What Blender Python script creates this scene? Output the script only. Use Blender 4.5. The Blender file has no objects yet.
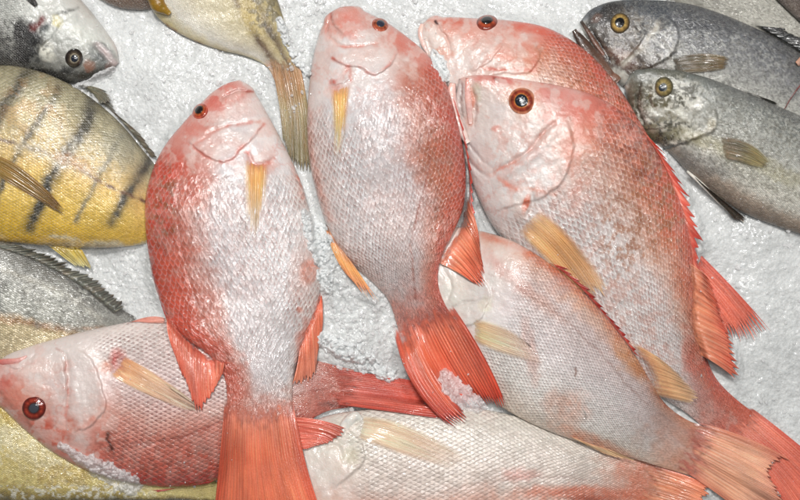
import bpy, math, random
import numpy as np
from mathutils import Vector

random.seed(7)
RS = np.random.RandomState(11)
H = 1.0                      # camera height above the ice, metres; 1 photo pixel = 1 mm at z = 0
SC = bpy.context.scene
COL = SC.collection
OX, OY = 260, 260            # margin of the relief map
HM = np.zeros((1020, 1320))  # height of what already lies on the bed (mm grid)

# ------------------------------------------------------------------ maths helpers
def lin(c):
    c = np.asarray(c, float) / 255.0
    return np.where(c <= 0.04045, c / 12.92, ((c + 0.055) / 1.055) ** 2.4)

def sstep(a, b, x):
    t = np.clip((x - a) / (b - a), 0, 1)
    return t * t * (3 - 2 * t)

TBL = RS.rand(256, 256)
def vnoise(x, y, seed=0):
    x = np.asarray(x, float) + seed * 17.3; y = np.asarray(y, float) + seed * 31.7
    xi = np.floor(x).astype(int); yi = np.floor(y).astype(int)
    fx = x - xi; fy = y - yi
    fx = fx * fx * (3 - 2 * fx); fy = fy * fy * (3 - 2 * fy)
    a = TBL[xi % 256, yi % 256]; b = TBL[(xi + 1) % 256, yi % 256]
    c = TBL[xi % 256, (yi + 1) % 256]; d = TBL[(xi + 1) % 256, (yi + 1) % 256]
    return (a * (1 - fx) + b * fx) * (1 - fy) + (c * (1 - fx) + d * fx) * fy

def fbm(x, y, s, octv=4, seed=0):
    o = 0; amp = 1; tot = 0; f = 1.0 / s
    for k in range(octv):
        o = o + amp * vnoise(x * f, y * f, seed + k * 5); tot += amp; amp *= 0.55; f *= 2.03
    return o / tot           # 0..1 around .5

def worley(x, y, s, seed=0):
    """faceted cells: returns a tilted height per cell and F1"""
    gx = x / s; gy = y / s
    ix = np.floor(gx).astype(int); iy = np.floor(gy).astype(int)
    best = np.full(gx.shape, 9.0); hh = np.zeros(gx.shape)
    for dx in (-1, 0, 1):
        for dy in (-1, 0, 1):
            cx = ix + dx; cy = iy + dy
            px = cx + TBL[(cx + seed) % 256, cy % 256]
            py = cy + TBL[(cx + 91 + seed) % 256, (cy + 57) % 256]
            d = (gx - px) ** 2 + (gy - py) ** 2
            r1 = TBL[(cx + 13 + seed) % 256, (cy + 7) % 256]
            r2 = TBL[(cx + 29 + seed) % 256, (cy + 71) % 256] - .5
            r3 = TBL[(cx + 43 + seed) % 256, (cy + 19) % 256] - .5
            h = r1 + (gx - px) * r2 * 1.8 + (gy - py) * r3 * 1.8 - d * .55
            m = d < best
            best = np.where(m, d, best); hh = np.where(m, h, hh)
    return hh, np.sqrt(best)

def gsmooth(a, s):
    if s <= 0: return a
    n = int(3 * s) + 1
    k = np.exp(-.5 * (np.arange(-n, n + 1) / s) ** 2); k /= k.sum()
    return np.convolve(np.pad(a, n, 'edge'), k, 'valid')

def hermite(P, t, tt):
    """P (n,k) at params t evaluated at tt, finite-difference tangents"""
    P = np.asarray(P, float)
    if P.ndim == 1: P = P[:, None]
    m = np.zeros_like(P)
    dt = np.diff(t)[:, None]; sl = np.diff(P, axis=0) / dt
    m[1:-1] = (sl[:-1] * dt[1:] + sl[1:] * dt[:-1]) / (dt[1:] + dt[:-1])
    m[0] = sl[0]; m[-1] = sl[-1]
    i = np.clip(np.searchsorted(t, tt, side='right') - 1, 0, len(t) - 2)
    h = (t[i + 1] - t[i])[:, None]; x = ((tt - t[i]) / (t[i + 1] - t[i]))[:, None]
    return ((2*x**3 - 3*x**2 + 1) * P[i] + (x**3 - 2*x**2 + x) * h * m[i]
            + (-2*x**3 + 3*x**2) * P[i + 1] + (x**3 - x**2) * h * m[i + 1])

def hmget(x, y):
    ix = np.clip(np.round(x + OX).astype(int), 0, HM.shape[1] - 1)
    iy = np.clip(np.round(y + OY).astype(int), 0, HM.shape[0] - 1)
    return HM[iy, ix]

def hmput(x, y, z):
    x = x + OX; y = y + OY
    ix = np.floor(x).astype(int); iy = np.floor(y).astype(int)
    for a in (0, 1):
        for b in (0, 1):
            jx = ix + a; jy = iy + b
            m = (jx >= 0) & (jx < HM.shape[1]) & (jy >= 0) & (jy < HM.shape[0])
            np.maximum.at(HM, (jy[m], jx[m]), z[m])

def world(px, py, z):
    """a traced point at its own height (mm in, metres out)"""
    z = np.asarray(z) / 1000.0
    k = (H - z) / H / 1000.0
    return np.stack([(px - 400) * k, (250 - py) * k, z + 0 * k], -1)

# ------------------------------------------------------------------ object helpers
def mesh_obj(name, V, F, mat, parent=None, attrs=None, smooth=True):
    me = bpy.data.meshes.new(name)
    V = np.asarray(V, np.float32); F = np.asarray(F, np.int32)
    n = F.shape[1]
    me.vertices.add(len(V)); me.vertices.foreach_set('co', V.ravel())
    me.loops.add(F.size); me.loops.foreach_set('vertex_index', F.ravel())
    me.polygons.add(len(F))
    me.polygons.foreach_set('loop_start', np.arange(0, F.size, n, dtype=np.int32))
    me.polygons.foreach_set('use_smooth', np.full(len(F), smooth))
    me.update(calc_edges=True)
    for k, a in (attrs or {}).items():
        a = np.asarray(a, np.float32)
        if a.shape[1] == 4:
            at = me.attributes.new(k, 'FLOAT_COLOR', 'POINT'); at.data.foreach_set('color', a.ravel())
        else:
            at = me.attributes.new(k, 'FLOAT_VECTOR', 'POINT'); at.data.foreach_set('vector', a.ravel())
    me.materials.append(mat)
    o = bpy.data.objects.new(name, me); COL.objects.link(o)
    if parent is not None: o.parent = parent
    return o

def thing(name, label, cat, at, group=None):
    o = bpy.data.objects.new(name, None); COL.objects.link(o)
    o.empty_display_size = .02
    o['label'] = label; o['category'] = cat
    if group: o['group'] = group
    return o

def rgba(c, a=None):
    return np.concatenate([c, (np.ones((len(c), 1)) if a is None else a.reshape(-1, 1))], 1)

# ------------------------------------------------------------------ node helpers
class NT:
    def __init__(s, mat):
        mat.use_nodes = True; s.t = mat.node_tree; s.t.nodes.clear()
    def n(s, ty, **kw):
        x = s.t.nodes.new(ty)
        for k, v in kw.items(): setattr(x, k, v)
        return x
    def l(s, a, b): s.t.links.new(a, b)
    def m(s, op, a, b=None, c=None, clamp=False):
        x = s.n('ShaderNodeMath', operation=op); x.use_clamp = clamp
        for i, v in enumerate((a, b, c)):
            if v is None: continue
            if isinstance(v, (int, float)): x.inputs[i].default_value = v
            else: s.l(v, x.inputs[i])
        return x.outputs[0]
    def ss(s, v, a, b, lo=0.0, hi=1.0):
        x = s.n('ShaderNodeMapRange', interpolation_type='SMOOTHSTEP')
        s.l(v, x.inputs[0])
        for i, q in zip((1, 2, 3, 4), (a, b, lo, hi)): x.inputs[i].default_value = q
        return x.outputs[0]
    def mix(s, f, a, b, blend='MIX'):
        x = s.n('ShaderNodeMix', data_type='RGBA', blend_type=blend)
        for sock, v in ((x.inputs[0], f), (x.inputs[6], a), (x.inputs[7], b)):
            if isinstance(v, (int, float)): sock.default_value = v
            elif isinstance(v, tuple): sock.default_value = v
            else: s.l(v, sock)
        return x.outputs[2]
    def noise(s, vec, scale, detail=3, rough=.55):
        x = s.n('ShaderNodeTexNoise'); x.inputs['Scale'].default_value = scale
        x.inputs['Detail'].default_value = detail; x.inputs['Roughness'].default_value = rough
        s.l(vec, x.inputs['Vector']); return x

def attr(nt, name):
    a = nt.n('ShaderNodeAttribute'); a.attribute_name = name; return a

def L4(c): return tuple(lin(c)) + (1.0,)

def fish_mat(name, pocket=(150, 80, 70), pk=.5, edge=.25, bump=.0006, rough=.3, warp=.25,
             sss=.05, tilt=1.0, spot=0.0, painted_glint=.0, dome=0.0, metal=.08):
    mat = bpy.data.materials.new(name); nt = NT(mat)
    out = nt.n('ShaderNodeOutputMaterial'); p = nt.n('ShaderNodeBsdfPrincipled')
    nt.l(p.outputs[0], out.inputs[0])
    sc = attr(nt, 'sc').outputs['Vector']; col = attr(nt, 'Col').outputs['Color']
    msk = nt.n('ShaderNodeSeparateColor'); nt.l(attr(nt, 'Msk').outputs['Color'], msk.inputs[0])
    mask, pkm, rgh = msk.outputs[0], msk.outputs[1], msk.outputs[2]
    geo = nt.n('ShaderNodeNewGeometry').outputs['Position']
    wn = nt.noise(sc, .35, 2)
    wv = nt.n('ShaderNodeVectorMath', operation='SUBTRACT'); nt.l(wn.outputs['Color'], wv.inputs[0]); wv.inputs[1].default_value = (.5, .5, .5)
    ws = nt.n('ShaderNodeVectorMath', operation='SCALE'); nt.l(wv.outputs[0], ws.inputs[0]); ws.inputs['Scale'].default_value = warp * 4
    wa = nt.n('ShaderNodeVectorMath', operation='ADD'); nt.l(sc, wa.inputs[0]); nt.l(ws.outputs[0], wa.inputs[1])
    wn2 = nt.noise(sc, 1.6, 2)
    wv2 = nt.n('ShaderNodeVectorMath', operation='SUBTRACT'); nt.l(wn2.outputs['Color'], wv2.inputs[0]); wv2.inputs[1].default_value = (.5, .5, .5)
    ws2 = nt.n('ShaderNodeVectorMath', operation='SCALE'); nt.l(wv2.outputs[0], ws2.inputs[0]); ws2.inputs['Scale'].default_value = warp * 1.3
    wb = nt.n('ShaderNodeVectorMath', operation='ADD'); nt.l(wa.outputs[0], wb.inputs[0]); nt.l(ws2.outputs[0], wb.inputs[1])
    sep = nt.n('ShaderNodeSeparateXYZ'); nt.l(wb.outputs[0], sep.inputs[0])
    c, r = sep.outputs[0], sep.outputs[1]
    i = nt.m('FLOOR', c); f = nt.m('SUBTRACT', c, i)
    par = nt.m('MULTIPLY', nt.m('FLOORED_MODULO', i, 2.0), .5)
    r0 = nt.m('ADD', r, par); r1 = nt.m('ADD', r0, .5)
    j0 = nt.m('FLOOR', r0); j1 = nt.m('FLOOR', r1)
    # the parity of column i+1 is par+.5 (mod 1); fold the row index back so ids agree
    j1b = nt.m('FLOOR', nt.m('ADD', r, nt.m('SUBTRACT', .5, par)))
    dw0 = nt.m('SUBTRACT', nt.m('SUBTRACT', r0, j0), .5); dw1 = nt.m('SUBTRACT', nt.m('SUBTRACT', r1, j1), .5)
    B = .85
    e0 = nt.m('MULTIPLY_ADD', nt.m('MULTIPLY', dw0, dw0), -4 * B, B)
    e1 = nt.m('MULTIPLY_ADD', nt.m('MULTIPLY', dw1, dw1), -4 * B, B)
    cond = nt.m('LESS_THAN', f, e0); inv = nt.m('SUBTRACT', 1.0, cond)
    d = nt.m('ADD', nt.m('MULTIPLY', cond, nt.m('SUBTRACT', e0, f)),
             nt.m('MULTIPLY', inv, nt.m('SUBTRACT', nt.m('ADD', 1.0, e1), f)))
    dw = nt.m('ADD', nt.m('MULTIPLY', cond, dw0), nt.m('MULTIPLY', inv, dw1))
    idc = nt.m('ADD', i, inv)
    idr = nt.m('ADD', nt.m('MULTIPLY', cond, j0), nt.m('MULTIPLY', inv, j1b))
    cv = nt.n('ShaderNodeCombineXYZ'); nt.l(idc, cv.inputs[0]); nt.l(idr, cv.inputs[1])
    wh = nt.n('ShaderNodeTexWhiteNoise', noise_dimensions='2D'); nt.l(cv.outputs[0], wh.inputs['Vector'])
    wc = nt.n('ShaderNodeSeparateColor'); nt.l(wh.outputs['Color'], wc.inputs[0])
    t1 = nt.m('MULTIPLY', nt.m('MULTIPLY', nt.m('SUBTRACT', wc.outputs[0], .5), dw), 1.6 * tilt)
    t2 = nt.m('MULTIPLY', nt.m('MULTIPLY', nt.m('SUBTRACT', wc.outputs[1], .5), d), .55 * tilt)
    # a scale is highest just before its free edge and rounds over there
    rise = nt.m('SUBTRACT', 1.0, nt.m('MULTIPLY', d, .42))
    lip = nt.m('MULTIPLY', nt.ss(d, 0.0, .22, 1.0, 0.0), -.3)
    hgt = nt.m('ADD', nt.m('ADD', rise, lip), nt.m('ADD', t1, t2))
    if dome:
        q1 = nt.m('MULTIPLY', nt.m('MULTIPLY', dw, dw), -2.4 * dome)
        dd = nt.m('SUBTRACT', d, .55); q2 = nt.m('MULTIPLY', nt.m('MULTIPLY', dd, dd), -.5 * dome)
        hgt = nt.m('ADD', hgt, nt.m('ADD', q1, q2))
    hgt = nt.m('MULTIPLY', hgt, mask)
    # colour: tinted, painted shade in the pocket behind the scale in front, paler rim
    pz = nt.ss(d, .75, 1.55)
    if dome:
        ea = nt.m('DIVIDE', dw, .30); eb = nt.m('DIVIDE', nt.m('SUBTRACT', d, 1.32), .42)
        pz = nt.ss(nt.m('ADD', nt.m('MULTIPLY', ea, ea), nt.m('MULTIPLY', eb, eb)), .1, 1.5, 1.0, 0.0)
    pf = nt.m('MULTIPLY', nt.m('MULTIPLY', pz, mask), nt.m('MULTIPLY', pkm, pk))
    rim = nt.m('MULTIPLY', nt.m('MULTIPLY', nt.ss(d, .05, .45, 1.0, 0.0), mask), edge)
    tone = nt.m('MULTIPLY_ADD', nt.m('SUBTRACT', wc.outputs[2], .5), .22, 1.0)
    tn = nt.n('ShaderNodeCombineColor')
    for k in range(3): nt.l(nt.m('ADD', nt.m('MULTIPLY', nt.m('SUBTRACT', tone, 1.0), mask), 1.0), tn.inputs[k])
    c1 = nt.mix(1.0, col, tn.outputs[0], 'MULTIPLY')
    c2 = nt.mix(pf, c1, L4(pocket))
    c3 = nt.mix(rim, c2, (.82, .76, .74, 1))
    if spot:
        ce = nt.m('MULTIPLY', nt.ss(nt.m('ABSOLUTE', nt.m('SUBTRACT', d, .9)), .1, .5, 1.0, 0.0), nt.ss(nt.m('ABSOLUTE', dw), .1, .35, 1.0, 0.0))
        c3 = nt.mix(nt.m('MULTIPLY', nt.m('MULTIPLY', ce, spot), nt.m('MULTIPLY', pkm, mask)), c3, L4((118, 70, 48)))
    fn = nt.noise(geo, 900, 3, .7)
    if painted_glint:
        c3 = nt.mix(nt.m('MULTIPLY', nt.ss(fn.outputs[0], .56, .66), painted_glint), c3, (.75, .74, .7, 1))  # wet glints painted into the skin colour as pale noise dots
    nt.l(c3, p.inputs['Base Color'])
    ro = nt.m('ADD', nt.m('MULTIPLY_ADD', nt.m('SUBTRACT', wc.outputs[2], .5), .34, rough), nt.m('ADD', nt.m('MULTIPLY', nt.m('SUBTRACT', rgh, .5), .4), nt.m('MULTIPLY', nt.m('SUBTRACT', 1.0, mask), .1)))
    nt.l(nt.m('ADD', ro, nt.m('MULTIPLY', nt.m('SUBTRACT', fn.outputs[0], .5), .12), clamp=True), p.inputs['Roughness'])
    b1 = nt.n('ShaderNodeBump'); b1.inputs['Distance'].default_value = bump; b1.inputs['Strength'].default_value = 1
    nt.l(hgt, b1.inputs['Height'])
    mid = nt.noise(geo, 260, 4, .65)
    b2 = nt.n('ShaderNodeBump'); b2.inputs['Distance'].default_value = .0010; b2.inputs['Strength'].default_value = .6
    nt.l(mid.outputs[0], b2.inputs['Height']); nt.l(b1.outputs[0], b2.inputs['Normal'])
    b3 = nt.n('ShaderNodeBump'); b3.inputs['Distance'].default_value = .00011; b3.inputs['Strength'].default_value = .8
    nt.l(fn.outputs[0], b3.inputs['Height']); nt.l(b2.outputs[0], b3.inputs['Normal'])
    nt.l(b3.outputs[0], p.inputs['Normal'])
    p.inputs['Specular IOR Level'].default_value = .6
    if metal: nt.l(nt.m('MULTIPLY', mask, metal), p.inputs['Metallic'])
    p.inputs['Coat Weight'].default_value = .5; p.inputs['Coat Roughness'].default_value = .09
    nt.l(b3.outputs[0], p.inputs['Coat Normal'])
    if sss:
        p.inputs['Subsurface Weight'].default_value = sss
        p.inputs['Subsurface Radius'].default_value = (1.0, .35, .25); p.inputs['Subsurface Scale'].default_value = .004
    return mat

def fin_mat():
    mat = bpy.data.materials.new('wet_fin_membrane'); nt = NT(mat)
    out = nt.n('ShaderNodeOutputMaterial'); p = nt.n('ShaderNodeBsdfPrincipled'); nt.l(p.outputs[0], out.inputs[0])
    a = attr(nt, 'Col'); hs = nt.noise(attr(nt, 'sc').outputs['Vector'], .45, 3, .6)
    nt.l(nt.mix(nt.ss(hs.outputs[0], .42, .66, 0.0, .4), a.outputs['Color'], (.9, .62, .5, 1), 'SOFT_LIGHT'), p.inputs['Base Color']); nt.l(a.outputs['Alpha'], p.inputs['Alpha'])
    sc = attr(nt, 'sc').outputs['Vector']
    n = nt.noise(sc, 1.0, 3, .6)
    geo = nt.n('ShaderNodeNewGeometry').outputs['Position']
    n2 = nt.noise(geo, 500, 3, .6)
    nt.l(nt.m('MULTIPLY_ADD', n2.outputs[0], .35, .12), p.inputs['Roughness'])
    b = nt.n('ShaderNodeBump'); b.inputs['Distance'].default_value = .0007; nt.l(n.outputs[0], b.inputs['Height'])
    b2 = nt.n('ShaderNodeBump'); b2.inputs['Distance'].default_value = .0004; nt.l(n2.outputs[0], b2.inputs['Height']); nt.l(b.outputs[0], b2.inputs['Normal'])
    nt.l(b2.outputs[0], p.inputs['Normal'])
    p.inputs['Coat Weight'].default_value = .5; p.inputs['Coat Roughness'].default_value = .1
    p.inputs['Subsurface Weight'].default_value = .1; p.inputs['Subsurface Radius'].default_value = (1, .3, .2); p.inputs['Subsurface Scale'].default_value = .003
    return mat

def eye_mat():
    mat = bpy.data.materials.new('wet_eye'); nt = NT(mat)
    out = nt.n('ShaderNodeOutputMaterial'); p = nt.n('ShaderNodeBsdfPrincipled'); nt.l(p.outputs[0], out.inputs[0])
    a = attr(nt, 'Col'); nt.l(a.outputs['Color'], p.inputs['Base Color'])
    p.inputs['Roughness'].default_value = .18
    p.inputs['Coat Weight'].default_value = 1; p.inputs['Coat Roughness'].default_value = .05
    geo = nt.n('ShaderNodeNewGeometry').outputs['Position']; n2 = nt.noise(geo, 500, 2, .6)
    b2 = nt.n('ShaderNodeBump'); b2.inputs['Distance'].default_value = .0003; nt.l(n2.outputs[0], b2.inputs['Height']); nt.l(b2.outputs[0], p.inputs['Normal'])
    return mat

def ice_mat(name, base=(.655, .67, .665), trans=0.0, rough=.26, ss=.5, alpha=1.0):
    mat = bpy.data.materials.new(name); nt = NT(mat)
    out = nt.n('ShaderNodeOutputMaterial'); p = nt.n('ShaderNodeBsdfPrincipled'); nt.l(p.outputs[0], out.inputs[0])
    geo = nt.n('ShaderNodeNewGeometry').outputs['Position']
    n = nt.noise(geo, 330, 5, .72); n1 = nt.noise(geo, 9, 3, .5); n3 = nt.noise(geo, 55, 4, .6)
    f = nt.m('MULTIPLY_ADD', n.outputs[0], .55, nt.m('MULTIPLY', n1.outputs[0], .25))
    f = nt.m('ADD', f, nt.m('MULTIPLY', n3.outputs[0], .3))
    c = nt.mix(nt.ss(f, .35, .68), tuple(x * (.74 if alpha == 1 else .9) for x in base) + (1,), tuple(min(1, x * 1.08) for x in base) + (1,))
    nt.l(c, p.inputs['Base Color'])
    v = nt.n('ShaderNodeTexVoronoi'); v.inputs['Scale'].default_value = 420; nt.l(geo, v.inputs['Vector'])
    vs = nt.n('ShaderNodeSeparateColor'); nt.l(v.outputs['Color'], vs.inputs[0])
    h = nt.m('ADD', nt.m('MULTIPLY', v.outputs['Distance'], .6), nt.m('MULTIPLY', n.outputs[0], .9))
    b = nt.n('ShaderNodeBump'); b.inputs['Distance'].default_value = .0008; b.inputs['Strength'].default_value = .8
    nt.l(h, b.inputs['Height']); nt.l(b.outputs[0], p.inputs['Normal'])
    nt.l(nt.m('MULTIPLY_ADD', vs.outputs[0], .35, rough * .5), p.inputs['Roughness'])
    p.inputs['IOR'].default_value = 1.31 if trans else 1.4
    p.inputs['Coat Weight'].default_value = .4; p.inputs['Coat Roughness'].default_value = .08
    p.inputs['Transmission Weight'].default_value = trans; p.inputs['Alpha'].default_value = alpha
    if ss:
        p.inputs['Subsurface Weight'].default_value = ss; p.inputs['Subsurface Radius'].default_value = (1, 1.1, 1.2); p.inputs['Subsurface Scale'].default_value = .006
    return mat

FIN = fin_mat(); EYE = eye_mat()

# ------------------------------------------------------------------ stroke distance
def polydist(X, Y, pts, smooth=True):
    """unsigned distance, signed side (+ = left of path as seen in the photo's y-down frame), param 0..1"""
    pts = np.asarray(pts, float)
    if smooth and len(pts) > 2:
        t = np.concatenate([[0], np.cumsum(np.hypot(*np.diff(pts, axis=0).T))])
        pts = hermite(pts, t, np.linspace(0, t[-1], len(pts) * 5))
    best = np.full(X.shape, 1e9); side = np.zeros(X.shape); par = np.zeros(X.shape); n = len(pts) - 1
    for k in range(n):
        a = pts[k]; b = pts[k + 1]; ab = b - a; L2 = (ab ** 2).sum() + 1e-9
        s = np.clip(((X - a[0]) * ab[0] + (Y - a[1]) * ab[1]) / L2, 0, 1)
        d = np.hypot(X - a[0] - s * ab[0], Y - a[1] - s * ab[1])
        m = d < best
        best = np.where(m, d, best)
        side = np.where(m, np.sign(-((Y - a[1]) * ab[0] - (X - a[0]) * ab[1])), side)
        par = np.where(m, (k + s) / n, par)
    return best, side, par

# ------------------------------------------------------------------ a fish body
class Fish:
    def __init__(s, name, label, group, stations, mat, stops, ops=(), rows=26, ratio=.36, head=.26,
                 tailcol=None, du=1.0, nv=130, base=.3, mott=.12, lift=2.0, scale0=1.0, blotch=.65, hcol=(220,208,206), redn=0, taper=True, zoff=0, cat='fish'):
        st = np.array(stations, float); Dp = st[:, :2]; Vp = st[:, 2:4]
        mid = (Dp + Vp) / 2
        t = np.concatenate([[0], np.cumsum(np.hypot(*np.diff(mid, axis=0).T) + .5)])
        L = t[-1]; nu = int(L / du)
        # denser rows at the snout
        q = np.linspace(0, 1, nu); q = q - .06 * np.sin(np.pi * q) * (1 - q)
        tt = q * L
        D = hermite(Dp, t, tt); V = hermite(Vp, t, tt)
        W = np.hypot(*(V - D).T); Wm = W.max()
        rat = ratio * (1 + .35 * np.exp(-tt / 40.0))
        T = W * rat; T = np.minimum(T, ratio * Wm * 1.02)
        if taper: T = T * (1 - .93 * sstep(.78, 1.0, q))
        T = gsmooth(T, 3); T[0] = .6
        s.top = W.copy()
        def edge(P):
            z = np.maximum(base * T, hmget(P[:, 0], P[:, 1]) + lift)
            n = 9
            zp = np.pad(z, n, 'edge'); zm = np.max([zp[k:k + len(z)] for k in range(2 * n + 1)], 0)
            return gsmooth(zm, 12) + zoff
        zD = edge(D); zV = edge(V)
        # a fish lying across another one is carried by its middle too
        zc_need = hmget((D[:, 0] + V[:, 0]) / 2, (D[:, 1] + V[:, 1]) / 2) - T * .5 + 2
        add = gsmooth(np.maximum(0, zc_need - (zD + zV) / 2 - T * .0), 12)
        zD += add * .8; zV += add * .8
        a = np.linspace(0, np.pi, nv)
        vv = .55 * (1 - np.cos(a)) / 2 + .45 * a / np.pi
        nb = 18; ab = np.linspace(0, np.pi, nb + 2)[1:-1][::-1]; vb = (1 - np.cos(ab)) / 2
        U, Vg = np.meshgrid(np.arange(nu), vv, indexing='ij')
        X = D[:, :1] * (1 - vv) + V[:, :1] * vv; Y = D[:, 1:] * (1 - vv) + V[:, 1:] * vv
        w = np.abs(2 * vv - 1)
        prof = (1 - w ** 2.25) ** .56
        Z = zD[:, None] * (1 - vv) + zV[:, None] * vv + T[:, None] / 2 * prof
        Q = np.repeat(q[:, None], nv, 1)
        C = np.zeros(X.shape + (3,))
        sv = [k for k, _ in stops]; sc_ = np.array([lin(c) for _, c in stops])
        nz = fbm(X, Y, 38, 4, seed=len(name) + int(Dp[3, 0])) - .5
        nf = fbm(X, Y, 7, 3, seed=3 + int(Dp[2, 1])) - .5
        vn = np.clip(Vg + nz * .16 + nf * .08, 0, 1)
        for k in range(3): C[..., k] = np.interp(vn, sv, sc_[:, k])
        if tailcol is not None:
            f = sstep(.80, 1.0, Q + nz * .12 + nf * .08) * .9
            C = C * (1 - f[..., None]) + lin(tailcol) * f[..., None]
        M = sstep(head - .035, head + .035, Q + nz * .05 - .05 * np.cos((Vg - .5) * 3)) * scale0
        M = M * (1 - .5 * sstep(.93, 1, Q))
        PK = np.clip(.75 + nz * 1.6 + nf * .8, .15, 1.3)
        R = np.clip(.5 + nf * .5 + nz * .6, 0, 1)
        X0, Y0 = X, Y
        X = X + (fbm(X0, Y0, 16, 3, 71) - .5) * 5 + (fbm(X0, Y0, 4, 2, 73) - .5) * 2; Y = Y + (fbm(X0, Y0, 16, 3, 75) - .5) * 5 + (fbm(X0, Y0, 4, 2, 77) - .5) * 2
        snap = M_RED in (mat,) or mat in (M_NET, M_PALE, M_SILV)
        if snap:
            hd = (1 - sstep(head - .05, head + .03, Q)) * .7 * np.clip(.9 + nz * 2, 0, 1)
            C = C * (1 - hd[..., None]) + lin(hcol) * hd[..., None]
        for op in ops:
            k = op[0]
            if k == 'b' or k == 'm' or k == 'z':
                _, x, y, rx, ry, ang = op[:6]
                ca, sa = math.cos(math.radians(ang)), math.sin(math.radians(ang))
                dx = X - x; dy = Y - y
                e = ((dx * ca + dy * sa) / rx) ** 2 + ((-dx * sa + dy * ca) / ry) ** 2
                if k == 'z':
                    Z += op[6] * np.exp(-e * 1.2); continue
                e = np.sqrt(e) + nz * 1.1 + nf * 1.0
                f = (1 - (sstep(.35, 1.4, e) if snap and op[3] > 9 else sstep(.55, 1.25, e)))
                if k == 'm': M = M * (1 - f * op[6])
                else:
                    f = f * op[7] * np.clip(1 + nf * 1.2, .3, 1.5); f = np.clip(f, 0, 1)[..., None]
                    C = C * (1 - f) + lin(op[6]) * f
            elif k == 's':
                d, sd, pr = polydist(X, Y, op[1])
                f = np.exp(-(d / op[2]) ** 2) * op[4] * np.clip(1 + nf * (2.5 if op[2] < 3 else 1.0), .2, 1.6) * (.8 if snap and op[2] < 3 and op[2] != 2.0 else 1)
                f = np.clip(f, 0, 1)[..., None]; C = C * (1 - f) + lin(op[3]) * f
            elif k == 'g':
                d, sd, pr = polydist(X, Y, op[1])
                Z -= op[3] * np.exp(-(d / op[2]) ** 2) * np.sin(np.pi * np.clip(pr, .04, .96)) ** .4
            elif k == 'e':
                d, sd, pr = polydist(X, Y, op[1])
                g = np.where(sd > 0, np.exp(-d / op[2]), 0) * sstep(0, .12, pr) * (1 - sstep(.88, 1, pr))
                edg = np.where(sd > 0, sstep(0, 1.4, d), 0)
                Z += op[3] * g * edg
            elif k == 'sk':   # dark speckle in an ellipse
                _, x, y, rx, ry, ang, colr, st_, sz = op
                ca, sa = math.cos(math.radians(ang)), math.sin(math.radians(ang))
                dx = X - x; dy = Y - y
                e = np.sqrt(((dx * ca + dy * sa) / rx) ** 2 + ((-dx * sa + dy * ca) / ry) ** 2) + nz * .8
                f = (1 - sstep(.5, 1.2, e)) * sstep(.48, .6, fbm(X, Y, sz, 3, seed=44)) * st_
                C = C * (1 - f[..., None]) + lin(colr) * f[..., None]
        X, Y = X0, Y0
        face = 1 - np.clip(M, 0, 1)
        if snap:      # fine capillaries and blotches under the skin, mostly on the head
            v1 = np.abs(fbm(X, Y, 17, 4, 81) - .5); v2 = fbm(X, Y, 42, 3, 83)
            f = (1 - sstep(.0, .035, v1)) * sstep(.42, .6, v2) * (.12 + .30 * face) * blotch
            C = C * (1 - f[..., None]) + lin((208, 92, 80)) * f[..., None]
            f = sstep(.52, .64, fbm(X, Y, 11, 4, 85)) * (.15 + .25 * face)
            C = C * (1 - f[..., None]) + lin((228, 216, 212)) * f[..., None]
            f = sstep(.55, .66, fbm(X, Y, 14, 4, 87)) * (.05 + .2 * face) * blotch
            C = C * (1 - f[..., None]) + lin((216, 132, 118)) * f[..., None]
        rg = 1 - np.abs(fbm(X * .8 + Y * .5, Y * .9 - X * .3, 13, 4, 91) - .5) * 4
        Z += rg * .3 * face * (prof[None, :] ** .5)
        Z += (fbm(X, Y, 3.2, 2, 93) - .5) * .35 * face * (prof[None, :] ** .5)
        # irregular skin: shallow dents
        env = prof[None, :] ** .5
        Z += (fbm(X, Y, 46, 3, seed=9 + int(Dp[1, 0])) - .5) * 4.2 * env * np.minimum(1, W / 60)[:, None]
        Z += (fbm(X, Y, 9, 3, seed=21) - .5) * (1.5 - .9 * np.clip(M, 0, 1)) * env * np.minimum(1, W / 40)[:, None]
        C *= (1 + (fbm(X, Y, 22, 4, seed=33) - .5) * 2 * mott)[..., None]
        if snap:
            C = C * np.array([.93, .92, .92])
            rd = np.clip((C[..., 0] - C[..., 1]) / (C[..., 0] + 1e-4) * 1.3, 0, 1)
            C[..., 2] *= 1 - .12 * rd; C *= (1 - .10 * rd)[..., None]
        C = np.clip(C, .004, .92)
        Xb = D[:, :1] * (1 - vb) + V[:, :1] * vb; Yb = D[:, 1:] * (1 - vb) + V[:, 1:] * vb
        wb = np.abs(2 * vb - 1)
        Zb = zD[:, None] * (1 - vb) + zV[:, None] * vb - T[:, None] / 2 * (1 - wb ** 2.25) ** .56 * .8
        X2 = np.concatenate([X, Xb], 1); Y2 = np.concatenate([Y, Yb], 1); Z2 = np.concatenate([Z, Zb], 1)
        n = nv + nb
        Wd = np.maximum(W, .42 * Wm)
        step = np.gradient(tt) * 1.0
        cc = np.cumsum(step * rows / Wd)
        S = np.zeros((nu, n, 3)); S[..., 0] = cc[:, None]
        S[..., 1] = np.concatenate([vv, vb])[None, :] * rows
        # scales curve with the body: rows bow towards the head at the edges
        S[..., 0] += 1.2 * np.concatenate([w, wb])[None, :] ** 2
        def pad(Ar, val=None):
            ext = np.repeat(Ar[:, -1:], nb, 1) if val is None else np.full((nu, nb) + Ar.shape[2:], val)
            return np.concatenate([Ar, ext], 1)
        C2 = pad(C); M2 = pad(M); P2 = pad(PK); R2 = pad(R)
        P = world(X2, Y2, Z2)
        idx = np.arange(nu * n).reshape(nu, n)
        F = np.stack([idx[:-1], idx[1:], np.roll(idx[1:], -1, 1), np.roll(idx[:-1], -1, 1)], -1).reshape(-1, 4)
        nvz = nu * n
        capv = np.stack([P[0].mean(0), P[-1].mean(0)])
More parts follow.
